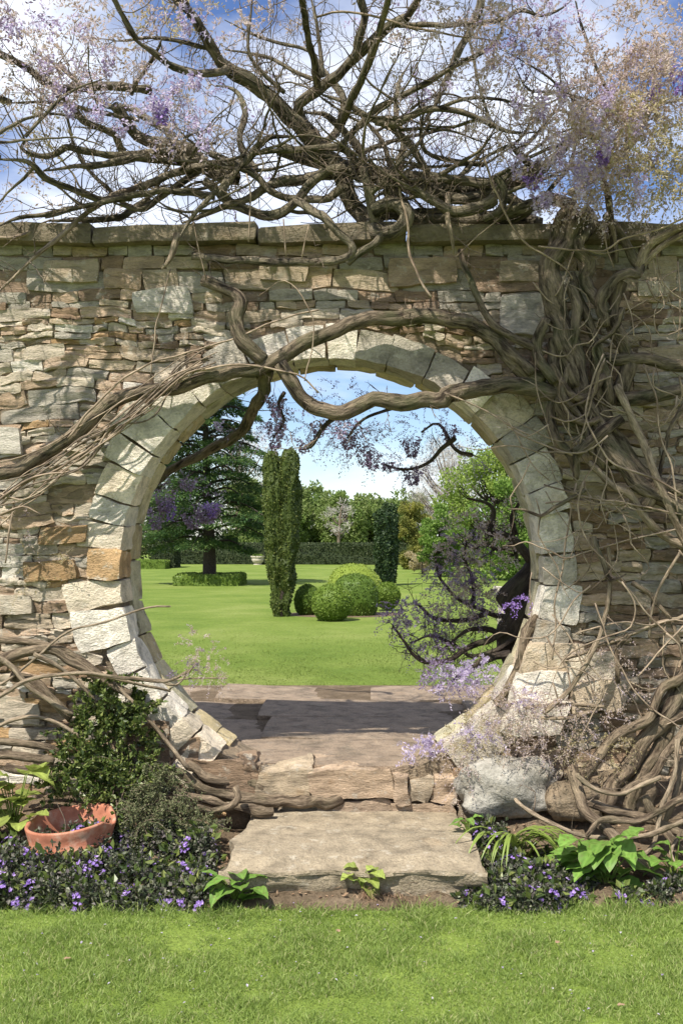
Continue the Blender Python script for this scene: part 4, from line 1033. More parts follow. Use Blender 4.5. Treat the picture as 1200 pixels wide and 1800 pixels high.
# --- fine twigs grown from every limb, and pale whips hanging in front of the wall
def grow(b, p, d, L, r, depth, up):
    n = max(4, int(L / .035)); pts = [p]; dd = d.copy()
    for i in range(n):
        dd = unit(dd + RNG.normal(size=3) * .20 + np.array([0, 0, up])); pts.append(pts[-1] + dd * L / n)
    pts = np.array(pts); V, Q = tube(pts, np.linspace(r, r * .35, len(pts)), 4, knob=0); b.add(V, Q)
    if depth > 0:
        for k in range(RNG.integers(1, 4)):
            i = RNG.integers(1, len(pts)); grow(b, pts[i], unit(dd * .5 + rdir(1)[0]), L * RNG.uniform(.35, .65), r * .6, depth - 1, up)
    return pts
TIPS = []
tw = Batch()
for xyz, r, amount in SPINES:
    seg = np.linalg.norm(np.diff(xyz, axis=0), axis=1).sum()
    above = xyz[:, 2].mean() > WTOP + .02
    off = xyz[:, 0].mean() / xyz[:, 1].mean() < -.37
    n = RNG.poisson(seg * (3.0 if off else 11.0 if above else 4.0) * amount)
    for k in range(n):
        i = RNG.integers(0, len(xyz)); p = xyz[i]
        d = unit(rdir(1)[0] + np.array([0, -.1 if above else -.5, .35]))
        if not above and d[1] > -.1: d[1] = -abs(d[1]) - .1
        q = grow(tw, p, d, RNG.uniform(.10, .42 if above else .24), RNG.uniform(.0022, .0042), 2, .06 if above else .0)
        if above: TIPS.append(q[-1])
put('twigs', tw.mesh('twigs', M['twig']), wist, kind='stuff')

WHIPS = [([(693, 287), (703, 340), (713, 380), (717, 437), (725, 460), (745, 500), (757, 522)], 5.35, 5.3, 3, 3.6), ([(433, 305), (440, 345), (437, 425)], 5.36, 5.36, 1.6, 2), ([(498, 385), (503, 450)], 5.38, 5.4, 1.6, 2), ([(543, 395), (530, 455)], 5.38, 5.38, 1.5, 1.6),
 ([(850, 280), (870, 330), (885, 375), (930, 430), (990, 470), (1005, 490)], 5.3, 5.26, 3.2, 2), ([(800, 452), (830, 420), (880, 380), (905, 345)], 5.3, 5.3, 1.6, 2.2), ([(945, 433), (1000, 440), (1060, 443), (1085, 425), (1140, 405), (1210, 380)], 5.24, 5.2, 2.5, 2.5),
 ([(1008, 440), (985, 500), (975, 520)], 5.27, 5.27, 2, 2), ([(1060, 400), (1066, 440), (1078, 470)], 5.25, 5.25, 2, 1.5), ([(1095, 515), (1110, 560), (1113, 590)], 5.25, 5.25, 2.2, 1.6), ([(1190, 460), (1196, 520), (1190, 600)], 5.3, 5.3, 2, 2),
 ([(1060, 622), (1030, 700), (1028, 740), (1055, 785), (1080, 815), (1150, 845), (1200, 870)], 5.22, 5.18, 2.2, 3), ([(1062, 630), (1040, 690), (1030, 735), (1018, 780)], 5.23, 5.23, 2, 1.8), ([(940, 620), (942, 680), (960, 740), (975, 790)], 5.26, 5.26, 1.8, 1.4),
 ([(890, 750), (940, 775), (1005, 800)], 5.28, 5.24, 2, 2.2), ([(905, 760), (935, 815), (965, 845)], 5.28, 5.28, 2, 1.5), ([(955, 852), (1020, 870), (1080, 882), (1150, 895), (1205, 905)], 5.26, 5.24, 2, 2.6), ([(1066, 805), (1065, 850), (1055, 880), (1065, 920)], 5.24, 5.24, 1.8, 1.6),
 ([(988, 985), (1060, 960), (1150, 938), (1210, 925)], 5.3, 5.26, 2, 2.2), ([(1012, 850), (1000, 930), (985, 1000), (975, 1080), (970, 1160)], 5.28, 5.34, 2.4, 2.2), ([(1000, 985), (1020, 930), (1050, 880)], 5.3, 5.3, 1.6, 1.6), ([(1070, 1010), (1110, 1040), (1140, 1080), (1190, 1130)], 5.28, 5.26, 3, 2.4),
 ([(970, 1080), (1000, 1120), (1030, 1180), (1045, 1230)], 5.34, 5.3, 2.2, 2), ([(960, 1120), (990, 1170), (1010, 1230)], 5.36, 5.3, 2.4, 2.4), ([(1210, 1090), (1170, 1130), (1120, 1190)], 5.24, 5.26, 2.6, 2.2),
 ([(560, 770), (520, 790), (510, 760)], 5.5, 5.5, 1.2, 1), ([(780, 690), (840, 715), (890, 745), (930, 765)], 5.34, 5.3, 2, 2.4), ([(300, 472), (285, 530), (270, 600), (265, 665)], 5.40, 5.40, 1.5, 1.5), ([(340, 390), (350, 440), (362, 490)], 5.38, 5.40, 1.6, 1.4),
 ([(455, 520), (500, 495), (545, 545), (550, 600), (535, 670)], 5.36, 5.34, 1.4, 1.4), ([(1045, 1060), (1075, 1150), (1130, 1230), (1200, 1285)], 5.24, 5.2, 2, 2), ([(1130, 640), (1150, 690), (1160, 760), (1180, 830), (1190, 900)], 5.22, 5.22, 2.2, 2.6)]
for pts, y0, y1, r0, r1 in WHIPS: branch(pts, y0, y1, r0 * .72, r1 * .72, 'twig_pale', 'whip', .0, knob=.08, wob=1.6)
# thicket of thin stems around the trunk and down the right edge
for k in range(70):
    u, v = RNG.uniform(925, 1210), RNG.choice([RNG.uniform(430, 900), RNG.uniform(620, 1280)]); a = RNG.uniform(.2, 2.9); q = [(u, v)]; n = RNG.integers(4, 8); st_ = RNG.uniform(22, 46)
    for i in range(n):
        a += RNG.normal() * .55; u += cos(a) * st_; v += sin(a) * st_ * .95; q.append((u, v))
    if q[-1][1] > 1330: continue
    thin = RNG.random() < .86
    branch(q, RNG.uniform(5.18, 5.32), RNG.uniform(5.22, 5.36), RNG.uniform(.9, 1.9) if thin else RNG.uniform(3, 6), RNG.uniform(.8, 1.4) if thin else RNG.uniform(2, 4), ('twig_pale' if k % 3 else 'bark_pale') if thin else ('bark' if k % 2 else 'bark_root'), 'whip' if thin else 'branch', .0 if thin else .4, knob=.1, wob=1.5, taper=True)
# bundle of trained pale whips along the left arm
for k in range(19):
    o = RNG.normal(size=2) * np.array([8, 9]); s = RNG.normal() * 16; f = RNG.uniform(0, .35)
    j = RNG.normal(size=7) * 9; q = [(-25, 880 + s * 1.5 + j[0] * 2), (60 + j[3], 838 + s + j[1]), (140 + j[4], 795 + s * .8 + o[0] + j[2]), (200, 745 + s * .7 + o[1] + j[3]), (262 + j[1], 700 + s * .6 + o[0] + j[4]), (318, 655 + s * .5 + j[5]), (350 + 90 * f, 640 - 60 * f + s * .4 + j[6])]
    a = 0 if RNG.random() < .6 else RNG.integers(1, 3); e = len(q) - (0 if RNG.random() < .6 else RNG.integers(1, 3))
    branch(q[a:e], 5.40 - abs(RNG.normal()) * .03, 5.36 - abs(RNG.normal()) * .03, RNG.uniform(1.0, 2.4), RNG.uniform(.9, 1.7), 'twig_pale' if RNG.random() < .6 else 'twig', 'whip', .0, knob=.05, wob=1.5)
for q in ([(0, 905), (40, 890), (72, 905)], [(25, 880), (18, 940), (10, 990)], [(0, 868), (45, 880), (70, 870)], [(120, 770), (190, 690), (260, 640), (330, 620), (420, 590), (500, 560), (560, 545)], [(330, 655), (420, 640), (520, 660), (560, 690)]):
    branch(q, 5.37, 5.36, 2.2, 1.6, 'twig_pale', 'whip', .0, knob=.05, wob=1.2)

# --- sprays of bronze young leaf and blossom
def spray_cluster(u, v, ru, rv, Y, n, mat, name='blossom_spray', L=.16, per=24, ls=.019, parent=None, droop=.35, dy=.22, extra=None):
    c = P(u, v, Y); rx, rz = ru * Y / F, rv * Y / F
    base, d0 = ell_points(n, c, (rx, dy, rz), .05)
    d = unit(d0 * np.array([1, .4, .8]) + rdir(n) * .8); Ls = L * RNG.uniform(.5, 1.3, n)
    t = np.tile(np.linspace(.05, 1, per), (n, 1)); Lr = Ls[:, None, None]
    pos = base[:, None, :] + d[:, None, :] * (t[..., None] * Lr) + np.array([0, 0, -1.0]) * (droop * Lr * t[..., None] ** 2)
    side = unit(np.cross(d, rdir(n)))[:, None, :]
    sg = np.where(np.arange(per) % 2 == 0, 1, -1)[None, :, None]
    pos = pos.reshape(-1, 3) + RNG.normal(size=(n * per, 3)) * .004
    ld = unit((d[:, None, :] * .6 + side * sg * .9 + RNG.normal(size=(n, per, 3)) * .45).reshape(-1, 3))
    b = Batch(); lv, lq = leaves(pos, ld, ls * RNG.uniform(.5, 1.5, n * per), .45, .12); b.add(lv, lq)
    lv, lq = leaves(base, d - np.array([0, 0, droop * .6]), Ls, .016, .0); b.add(lv, lq)
    o = put(name, b.mesh(name, M[mat], smooth=False), parent or wist, kind='stuff')
    return o
SPRAYS = [(60, 60, 80, 60, 5.0, 60, 'spray'), (140, 90, 85, 60, 5.05, 80, 'spray'), (110, 95, 55, 40, 4.95, 26, 'lilac'), (45, 140, 55, 35, 5.0, 40, 'spray'), (25, 30, 40, 35, 4.9, 34, 'dusk'), (210, 30, 70, 35, 5.1, 50, 'spray'),
 (300, 20, 70, 30, 5.2, 44, 'spray_olive'), (395, 25, 60, 28, 5.25, 36, 'spray'), (330, 60, 45, 30, 5.3, 18, 'lilac'), (40, 215, 55, 40, 5.2, 28, 'spray_olive'), (20, 265, 40, 40, 5.3, 20, 'spray'), (340, 225, 65, 30, 5.1, 40, 'spray'), (300, 190, 36, 22, 5.05, 34, 'lilac'), (240, 160, 55, 25, 5.2, 24, 'spray'),
 (290, 130, 40, 30, 5.3, 14, 'lilac'), (130, 160, 60, 30, 5.2, 26, 'lilac'), (480, 60, 60, 45, 5.7, 20, 'spray'), (430, 150, 35, 30, 5.6, 12, 'lilac'), (900, 60, 100, 45, 4.9, 60, 'spray'), (950, 30, 70, 30, 5.1, 44, 'lilac'), (820, 30, 60, 40, 4.8, 22, 'spray'),
 (880, 120, 80, 40, 4.9, 30, 'spray'), (930, 90, 40, 25, 5.15, 26, 'dusk'), (1120, 80, 100, 60, 5.1, 120, 'spray'), (1150, 160, 90, 60, 5.0, 130, 'spray'), (1080, 170, 80, 55, 5.1, 110, 'spray'), (1110, 235, 100, 50, 5.0, 130, 'spray_olive'), (1170, 290, 70, 50, 5.0, 80, 'spray_olive'),
 (1040, 225, 60, 35, 5.05, 60, 'spray'), (985, 215, 55, 35, 4.85, 50, 'spray'), (1010, 260, 60, 30, 5.1, 50, 'lilac'), (1120, 320, 70, 35, 5.2, 56, 'spray'), (1030, 330, 55, 30, 5.15, 50, 'spray'), (1185, 110, 50, 80, 5.0, 60, 'spray'), (1050, 365, 60, 22, 5.25, 40, 'spray'), (900, 215, 60, 35, 4.9, 30, 'spray'),
 (760, 190, 60, 40, 5.6, 20, 'lilac'), (700, 110, 60, 60, 5.0, 10, 'spray'), (1190, 350, 40, 40, 5.2, 30, 'spray_olive'), (760, 50, 60, 40, 4.9, 14, 'spray'), (680, 20, 60, 20, 5.5, 20, 'lilac'), (190, 350, 60, 20, 5.9, 14, 'spray'), (400, 330, 60, 30, 6.0, 16, 'lilac'), (60, 330, 50, 30, 5.9, 14, 'spray')]
# unseen overhanging growth, added above the frame to cast shade on the right wall
for k in range(34): SPRAYS.append((RNG.uniform(640, 990), RNG.uniform(-430, -150), RNG.uniform(30, 60), 45, RNG.uniform(3.8, 4.4), int(RNG.integers(60, 100)), 'spray' if k % 3 else 'spray_olive'))
for k in range(0): SPRAYS.append((RNG.uniform(-250, 150), RNG.uniform(-280, -110), 30, 30, RNG.uniform(4.3, 4.9), 26, 'spray'))
for s in SPRAYS: spray_cluster(*s[:5], int(s[5] * (.62 if s[0] < 480 else .95)), s[6])

def raceme(u, v, Y, L, r, n, mat, parent=None, tilt=0.0):
    top = P(u, v, Y); t = RNG.random(n) ** .8; ang = RNG.random(n) * 2 * pi
    rr = r * (1 - .75 * t) * np.sqrt(RNG.random(n))
    p = top + np.stack([rr * np.cos(ang) + tilt * L * t, rr * np.sin(ang), -L * t], 1)
    d = unit(np.stack([np.cos(ang), np.sin(ang), -.4 + RNG.normal(size=n) * .5], 1))
    lv, lq = leaves(p, d, .017 * RNG.uniform(.6, 1.4, n), .8, .2)
    b = Batch(); b.add(lv, lq); lv, lq = leaves(top[None], np.array([[tilt, 0, -1.0]]), np.array([L]), .03, 0); b.add(lv, lq)
    put('raceme', b.mesh('raceme', M[mat], smooth=False), parent or wist, kind='stuff')
for (u, v, Y, L, r, n, mt) in ((280, 160, 5.0, .13, .07, 240, 'lilac'), (285, 175, 5.0, .12, .05, 120, 'violet'), (1060, 248, 4.95, .11, .05, 140, 'violet'), (1050, 260, 4.97, .16, .06, 160, 'lilac'), (935, 305, 5.2, .08, .06, 110, 'violet'), (945, 320, 5.2, .16, .05, 140, 'lilac'), (1115, 75, 5.0, .1, .06, 110, 'lilac'), (1150, 135, 5.0, .16, .03, 80, 'violet'), (1195, 115, 5.0, .14, .05, 120, 'violet'),
 (485, 695, 5.5, .12, .05, 170, 'dusk'), (484, 735, 5.6, .17, .06, 220, 'dusk'), (492, 720, 5.6, .15, .05, 120, 'lilac'), (612, 738, 5.75, .16, .09, 300, 'dusk'), (640, 765, 5.75, .17, .07, 220, 'dusk'), (600, 740, 5.6, .10, .05, 80, 'lilac'), (655, 795, 5.75, .10, .05, 120, 'dusk'), (722, 768, 6.2, .12, .07, 220, 'dusk'), (790, 745, 6.15, .12, .06, 160, 'dusk'), (725, 820, 6.2, .11, .07, 220, 'dusk'),
 (680, 810, 6.2, .06, .04, 90, 'dusk'), (560, 740, 5.6, .09, .06, 100, 'dusk'), (535, 770, 5.6, .08, .05, 90, 'dusk'), (365, 885, 6.3, .12, .10, 320, 'dusk'), (372, 880, 6.28, .10, .05, 120, 'violet'), (340, 900, 6.3, .10, .08, 200, 'dusk'), (290, 860, 6.32, .14, .08, 260, 'dusk'), (275, 890, 6.3, .14, .07, 200, 'dusk'), (300, 880, 6.3, .12, .05, 90, 'violet'), (385, 738, 6.1, .06, .03, 60, 'lilac'), (330, 840, 6.3, .08, .06, 110, 'dusk')):
    raceme(u, v, Y, L, r, n, mt)
for k in range(34):
    left = k % 3 == 0
    raceme(RNG.uniform(20, 380) if left else RNG.uniform(860, 1190), RNG.uniform(20, 220) if left else RNG.uniform(30, 340), RNG.uniform(4.8, 5.2), RNG.uniform(.08, .17), RNG.uniform(.03, .05), 110, 'lilac')
for s in ((540, 740, 50, 24, 5.6, 44, 'dusk'), (600, 695, 60, 14, 5.8, 26, 'dusk'), (760, 755, 50, 32, 6.15, 44, 'dusk'), (640, 790, 40, 26, 5.75, 40, 'dusk'), (490, 745, 26, 34, 5.6, 34, 'dusk'), (610, 760, 40, 22, 5.7, 34, 'dusk'), (725, 825, 36, 22, 6.2, 30, 'dusk'), (820, 800, 30, 25, 6.2, 24, 'dusk'), (330, 870, 50, 30, 6.3, 26, 'dusk'), (430, 760, 40, 25, 6.1, 10, 'dusk'),
          (1105, 1190, 50, 40, 5.3, 30, 'spray'), (1060, 1150, 45, 30, 5.34, 18, 'spray'), (980, 1265, 120, 26, 5.22, 90, 'spray'), (900, 1250, 70, 38, 5.3, 80, 'spray'), (840, 1300, 50, 40, 5.35, 60, 'spray_olive'), (960, 1310, 80, 24, 5.2, 50, 'spray'), (1050, 1310, 60, 30, 5.2, 40, 'spray_olive'), (810, 1350, 30, 50, 5.3, 30, 'spray'), (60, 1000, 60, 50, 5.48, 16, 'spray_olive'), (30, 930, 40, 30, 5.46, 10, 'spray')):
    spray_cluster(*s, L=.12, ls=.011, dy=.06)

# ================================================================== LEFT CREEPER
creep = thing('creeper_stems', P(60, 1330, 5.3), 'heap of bare pale creeper stems at the left foot of the wall', 'creeper')
CREEP = [([(-20, 1126), (40, 1125), (90, 1135), (130, 1155), (172, 1182), (215, 1215)], 5.36, 5.42, 7, 5), ([(-20, 1172), (20, 1157), (50, 1148), (90, 1145), (120, 1160), (172, 1188), (230, 1220)], 5.32, 5.42, 11, 7),
 ([(-20, 1140), (20, 1172), (50, 1205), (90, 1235), (128, 1256)], 5.28, 5.34, 5, 5), ([(-20, 1235), (50, 1195), (100, 1185), (150, 1182), (220, 1192), (290, 1198), (335, 1178)], 5.2, 5.3, 4, 2.5), ([(20, 1190), (60, 1200), (90, 1228), (125, 1262)], 5.36, 5.40, 9, 8),
 ([(-20, 1302), (50, 1309), (115, 1322)], 5.24, 5.3, 7, 6), ([(-20, 1328), (40, 1331), (95, 1337)], 5.2, 5.25, 8, 8), ([(10, 1348), (60, 1360), (110, 1372)], 5.2, 5.25, 8, 7), ([(-20, 1215), (20, 1190), (60, 1160), (120, 1110), (180, 1095), (260, 1068), (300, 1066)], 5.3, 5.42, 2.5, 1.6),
 ([(150, 1183), (210, 1194), (260, 1205), (300, 1215)], 5.26, 5.36, 3.5, 2), ([(60, 1150), (100, 1170), (140, 1200), (180, 1250)], 5.3, 5.4, 4, 3), ([(285, 1198), (310, 1205), (335, 1178), (345, 1165)], 5.28, 5.3, 2.4, 1.4), ([(230, 1190), (290, 1196), (345, 1192), (400, 1192)], 5.28, 5.3, 2, 1.2),
 ([(205, 1205), (250, 1250), (290, 1300), (330, 1350)], 5.40, 5.36, 3, 4), ([(-20, 1285), (40, 1262), (100, 1272), (160, 1310)], 5.3, 5.34, 4, 3)]
for pts, y0, y1, r0, r1 in CREEP: branch(pts, y0, y1, r0, r1, 'bark_root' if r0 > 6 else 'bark_pale', 'stem', 0, parent=creep, knob=.1)
for s in ((350, 1125, 26, 14, 5.3, 12, 'spray'), (362, 1155, 30, 14, 5.3, 18, 'spray'), (365, 1185, 26, 10, 5.3, 14, 'spray'), (315, 1175, 26, 8, 5.3, 8, 'dusk')): spray_cluster(*s, L=.08, ls=.010, per=30, dy=.03, parent=creep, name='blossom_sprig')
oldroot = thing('surface_root', P(420, 1405, 5.40), 'thick weathered root lying along the foot of the threshold stones', 'root')
for pts, y0, y1, r0, r1 in (([(225, 1312), (270, 1340), (330, 1372), (400, 1398), (470, 1410), (530, 1412), (570, 1408), (600, 1400)], 5.38, 5.52, 6, 12), ([(330, 1345), (370, 1362), (430, 1380), (490, 1390), (535, 1388), (560, 1380)], 5.46, 5.58, 8, 14), ([(412, 1385), (417, 1402), (400, 1418), (372, 1426), (345, 1418)], 5.28, 5.2, 8, 5), ([(300, 1385), (350, 1400), (420, 1420), (480, 1428)], 5.34, 5.36, 6, 9)):
    branch(pts, y0, y1, r0, r1, 'bark_root', 'root_strand', 0, parent=oldroot, knob=.42, wob=.7)

# ================================================================== DARK SHRUB BEHIND THE GATE
dark = thing('flowering_shrub', np.array([*P(910, 1180, 6.5)[:2], ZT]), 'dark stemmed shrub with dusky violet flowers behind the right jamb', 'shrub')
n0 = len(SPINES)
for pts, y0, y1, r0, r1 in (([(905, 1215), (898, 1130), (900, 1080), (915, 1020), (940, 965), (965, 920)], 6.5, 6.5, 24, 18), ([(930, 1215), (935, 1120), (945, 1040), (950, 960)], 6.6, 6.6, 22, 20), ([(932, 985), (915, 965), (905, 948), (880, 936), (866, 940), (868, 905), (850, 884), (820, 876)], 6.45, 6.6, 9, 2), ([(900, 955), (880, 965), (850, 955), (835, 965)], 6.5, 6.6, 5, 2),
 ([(900, 1095), (860, 1125), (825, 1135), (790, 1160), (755, 1165), (725, 1150), (690, 1100)], 6.45, 6.3, 7, 2), ([(905, 1120), (870, 1140), (830, 1152), (800, 1135), (760, 1120), (720, 1130)], 6.4, 6.4, 5, 1.6), ([(890, 1085), (855, 1075), (820, 1065), (790, 1040), (770, 1010), (765, 980)], 6.5, 6.6, 5, 1.6), ([(850, 1080), (800, 1090), (760, 1085), (730, 1060)], 6.5, 6.5, 5, 2),
 ([(895, 1150), (850, 1165), (820, 1180), (790, 1200)], 6.4, 6.3, 8, 3), ([(890, 1120), (850, 1105), (815, 1110), (780, 1140)], 6.5, 6.4, 6, 2), ([(830, 1065), (830, 1020), (815, 985), (820, 950)], 6.55, 6.6, 4, 1.6), ([(905, 940), (900, 905), (915, 880)], 6.5, 6.5, 5, 2)):
    branch(pts, y0, y1, r0, r1, 'bark_dark', 'stem' if r0 > 15 else 'branch', 1, parent=dark, knob=.16, wob=1.0)
tb = Batch()
for xyz, r, _ in SPINES[n0:]:
    if r.max() > .06: continue
    for k in range(22):
        i = RNG.integers(len(xyz) // 4, len(xyz)); grow(tb, xyz[i], unit(rdir(1)[0] + np.array([-.3, -.1, .1])), RNG.uniform(.06, .2), RNG.uniform(.002, .004), 2, .02)
put('twigs', tb.mesh('twigs', M['bark_tree']), dark, kind='stuff')
for s in ((825, 930, 35, 30, 6.6, 34, 'spray'), (800, 985, 40, 40, 6.6, 44, 'spray'), (840, 1000, 30, 40, 6.6, 30, 'dusk'), (775, 1015, 30, 22, 6.5, 30, 'dusk'), (835, 1040, 26, 30, 6.5, 34, 'dusk'), (815, 960, 30, 22, 6.6, 26, 'dusk'), (705, 1080, 30, 18, 6.3, 40, 'dusk'), (740, 1110, 40, 25, 6.4, 36, 'dusk'), (800, 1090, 50, 25, 6.5, 40, 'dusk'), (770, 1140, 40, 20, 6.4, 34, 'dusk'),
          (840, 1060, 40, 35, 6.45, 40, 'spray'), (790, 1050, 40, 30, 6.45, 30, 'spray'), (860, 960, 40, 40, 6.4, 30, 'spray'), (880, 900, 45, 35, 6.7, 20, 'spray'), (900, 960, 40, 30, 6.6, 12, 'spray'), (800, 1195, 40, 18, 6.0, 50, 'lilac'), (840, 1180, 30, 18, 6.0, 34, 'lilac'), (770, 1180, 22, 22, 6.0, 26, 'dusk'), (925, 1058, 24, 8, 5.9, 14, 'violet'), (930, 1225, 16, 8, 5.4, 12, 'lilac'), (745, 1320, 30, 14, 5.6, 22, 'lilac'), (765, 1325, 18, 20, 5.6, 18, 'lilac'), (840, 1285, 24, 12, 5.4, 18, 'lilac')):
    spray_cluster(*s[:5], int(s[5] * 1.15), s[6], L=.09, ls=.015, per=26, dy=.10, parent=dark, name='blossom_spray')

# ================================================================== BED PLANTS
def mound(name, poly, label, nleaf, ls, mat, fl=None, hmax=.2, cat='ground cover', seed=1, y_lo=4.6, lift=0.0, stems=True):
    """low cushion of leaves; poly = list of (x, y, radius, height)"""
    t = thing(name, (poly[0][0], poly[0][1], 0.0), label, cat, kind='stuff')
    b, f, sh = Batch(), Batch(), Batch(); tot = sum(p[2] ** 2 for p in poly)
    for (x, y, r, h) in poly:
        n = int(nleaf * r * r / tot)
        d = rdir(n); d[:, 2] = np.abs(d[:, 2]); tt = RNG.uniform(.55, 1.0, n) ** .6
        p = np.array([x, y, .0 + lift]) + d * tt[:, None] * np.array([r, r * .8, h]) * (1 + .22 * fbm(d * 3 + x * 7, 5)[:, None])
        p[:, 2] = np.maximum(p[:, 2], .015)
        lv, lq = leaves(p, unit(d * .7 + rdir(n) * .9), ls * RNG.uniform(.5, 1.4, n), .7, .15); b.add(lv, lq)
        nb = max(3, n // 26); d = rdir(nb); d[:, 2] = np.abs(d[:, 2]); q = np.array([x, y, lift]) + d * np.array([r, r * .8, h]) * RNG.uniform(.85, 1.12, (nb, 1)); q[:, 2] = np.maximum(q[:, 2], .02)
        lv, lq = leaves(q, unit(d * .8 + rdir(nb) * .7), ls * RNG.uniform(1.5, 2.6, nb), .6, .15); sh.add(lv, lq)
        if fl:
            m = int(fl * r * r / tot)
            cc = rdir(max(1, m // 5)); cc[:, 2] = np.abs(cc[:, 2]); cc[:, 1] -= .35
            d = unit(cc[RNG.integers(0, len(cc), m)] + RNG.normal(size=(m, 3)) * .16); d[:, 2] = np.abs(d[:, 2])
            p = np.array([x, y, lift]) + d * np.array([r, r * .8, h]) * 1.04
            for k in range(5):
                a = 2 * pi * k / 5; q = unit(np.cross(d, np.array([.3, .2, .9]))); w = np.cross(d, q)
                lv, lq = leaves(p, q * cos(a) + w * sin(a) + d * .4, (.0105 * RNG.uniform(.6, 1.4, m)), .8, .1, nrm=d); f.add(lv, lq)
    put('foliage', b.mesh('foliage', M[mat], smooth=False), t, kind='stuff')
    put('larger_leaves', sh.mesh('larger_leaves', M['shrub'], smooth=False), t, kind='stuff')
    if fl: put('flowers', f.mesh('flowers', M['violet'], smooth=False), t, kind='stuff')
    return t
def bx(u, Y): return (u - U0) * Y / F
cl = []
for k in range(64):
    Y = RNG.uniform(4.62, 5.2); u = RNG.uniform(-60, 410)
    h = RNG.uniform(.10, .17) + (.07 if Y > 4.9 else 0)
    if u > 330 and Y < 4.75: continue
    cl.append((bx(u, Y), Y, RNG.uniform(.07, .13), h))
for u in range(5, 240, 26): cl.append((bx(u, 4.78), 4.78 + RNG.uniform(-.03, .03), RNG.uniform(.08, .11), RNG.uniform(.17, .215)))
for u in range(-60, 370, 30): cl.append((bx(u, 4.58), 4.56 + RNG.uniform(-.02, .05), RNG.uniform(.06, .10), RNG.uniform(.09, .15)))
mound('violet_ground_cover', cl, 'dark leaved violet flowered ground cover spreading left of the step', 52000, .021, 'cover', fl=1400)
cl = []
for (u, Y, r, h) in ((830, 5.2, .10, .20), (860, 5.15, .12, .22), (820, 5.1, .08, .14), (900, 5.1, .10, .14), (860, 4.9, .10, .12), (905, 4.75, .13, .17), (950, 4.7, .12, .16), (870, 4.66, .11, .12), (985, 4.68, .10, .12), (930, 4.62, .10, .12), (845, 4.62, .07, .07), (1000, 4.85, .10, .13), (870, 4.55, .08, .09), (920, 4.54, .09, .10), (970, 4.55, .08, .10), (1010, 4.6, .07, .08), (820, 4.6, .06, .07), (1040, 4.95, .12, .12), (970, 5.0, .10, .12), (800, 5.25, .06, .12), (1020, 4.7, .09, .12), (1100, 4.6, .08, .08), (1150, 4.62, .09, .09), (1190, 4.7, .1, .1)): cl.append((bx(u, Y), Y, r, h))
mound('violet_ground_cover', cl, 'smaller dark violet flowered clump right of the step', 26000, .020, 'cover', fl=650)
# small leaved shrub against the wall on the left
def bush(name, clumps, label, n, ls, mat, stem_to, cat='shrub', width=.65):
    """ragged shrub: many leafy shoots springing from a few stems"""
    t = thing(name, stem_to, label, cat); b = Batch(); sb = Batch(); tot = sum(c[3] * c[4] for c in clumps)
    for (u, v, Y, ru, rv) in clumps:
        c = P(u, v, Y); r = np.array([ru * Y / F, .10, rv * Y / F])
        q = smooth_path([np.array(stem_to), (np.array(stem_to) + c) / 2 + RNG.normal(size=3) * .03, c], .05)
        V, Q = tube(q, np.linspace(.007, .002, len(q)), 5, 0); sb.add(V, Q)
        ns = max(4, int(n * ru * rv / tot / 34))
        base, d0 = ell_points(ns, c, r * .75, .0)
        for k in range(ns):
            L = RNG.uniform(.05, .15); d = unit(d0[k] * np.array([1, .6, 1]) + rdir(1)[0] * .6 + np.array([0, -.35, .25]))
            m = 34; tt = RNG.random(m)
            p = base[k] + d * (L * tt)[:, None] + np.array([0, 0, -.25 * L]) * (tt ** 2)[:, None] + RNG.normal(size=(m, 3)) * .010 * (1.1 - tt)[:, None]
            p[:, 1] = np.minimum(p[:, 1], YW - .03); p[:, 2] = np.maximum(p[:, 2], .02)
            lv, lq = leaves(p, unit(d * .5 + rdir(m) * .9), ls * RNG.uniform(.5, 1.5, m), width, .15); b.add(lv, lq)
            V, Q = tube(np.array([base[k], base[k] + d * L * .55, base[k] + d * L + [0, 0, -.2 * L]]), np.array([.0022, .0016, .001]), 3, 0); sb.add(V, Q)
    put('foliage', b.mesh('foliage', M[mat], smooth=False), t, kind='stuff'); put('stems', sb.mesh('stems', M['twig']), t, kind='stuff')
bush('wall_shrub', [(185, 1235, 5.42, 45, 40), (160, 1290, 5.36, 55, 45), (220, 1300, 5.38, 60, 50), (150, 1350, 5.3, 55, 40), (230, 1350, 5.3, 55, 35), (120, 1380, 5.26, 40, 25), (200, 1390, 5.24, 50, 25), (195, 1205, 5.46, 22, 22), (240, 1250, 5.44, 35, 30)],
     'small leaved dark green shrub growing against the wall above the pot', 7500, .026, 'shrub', P(190, 1440, 5.3))
bush('grey_green_shrub', [(285, 1400, 5.2, 45, 35), (255, 1440, 5.15, 45, 30), (310, 1440, 5.15, 50, 28), (350, 1455, 5.18, 40, 22), (270, 1375, 5.25, 25, 18)], 'soft grey green feathery shrub right of the terracotta pot', 9000, .016, 'tuft', P(285, 1500, 5.15), width=.4)

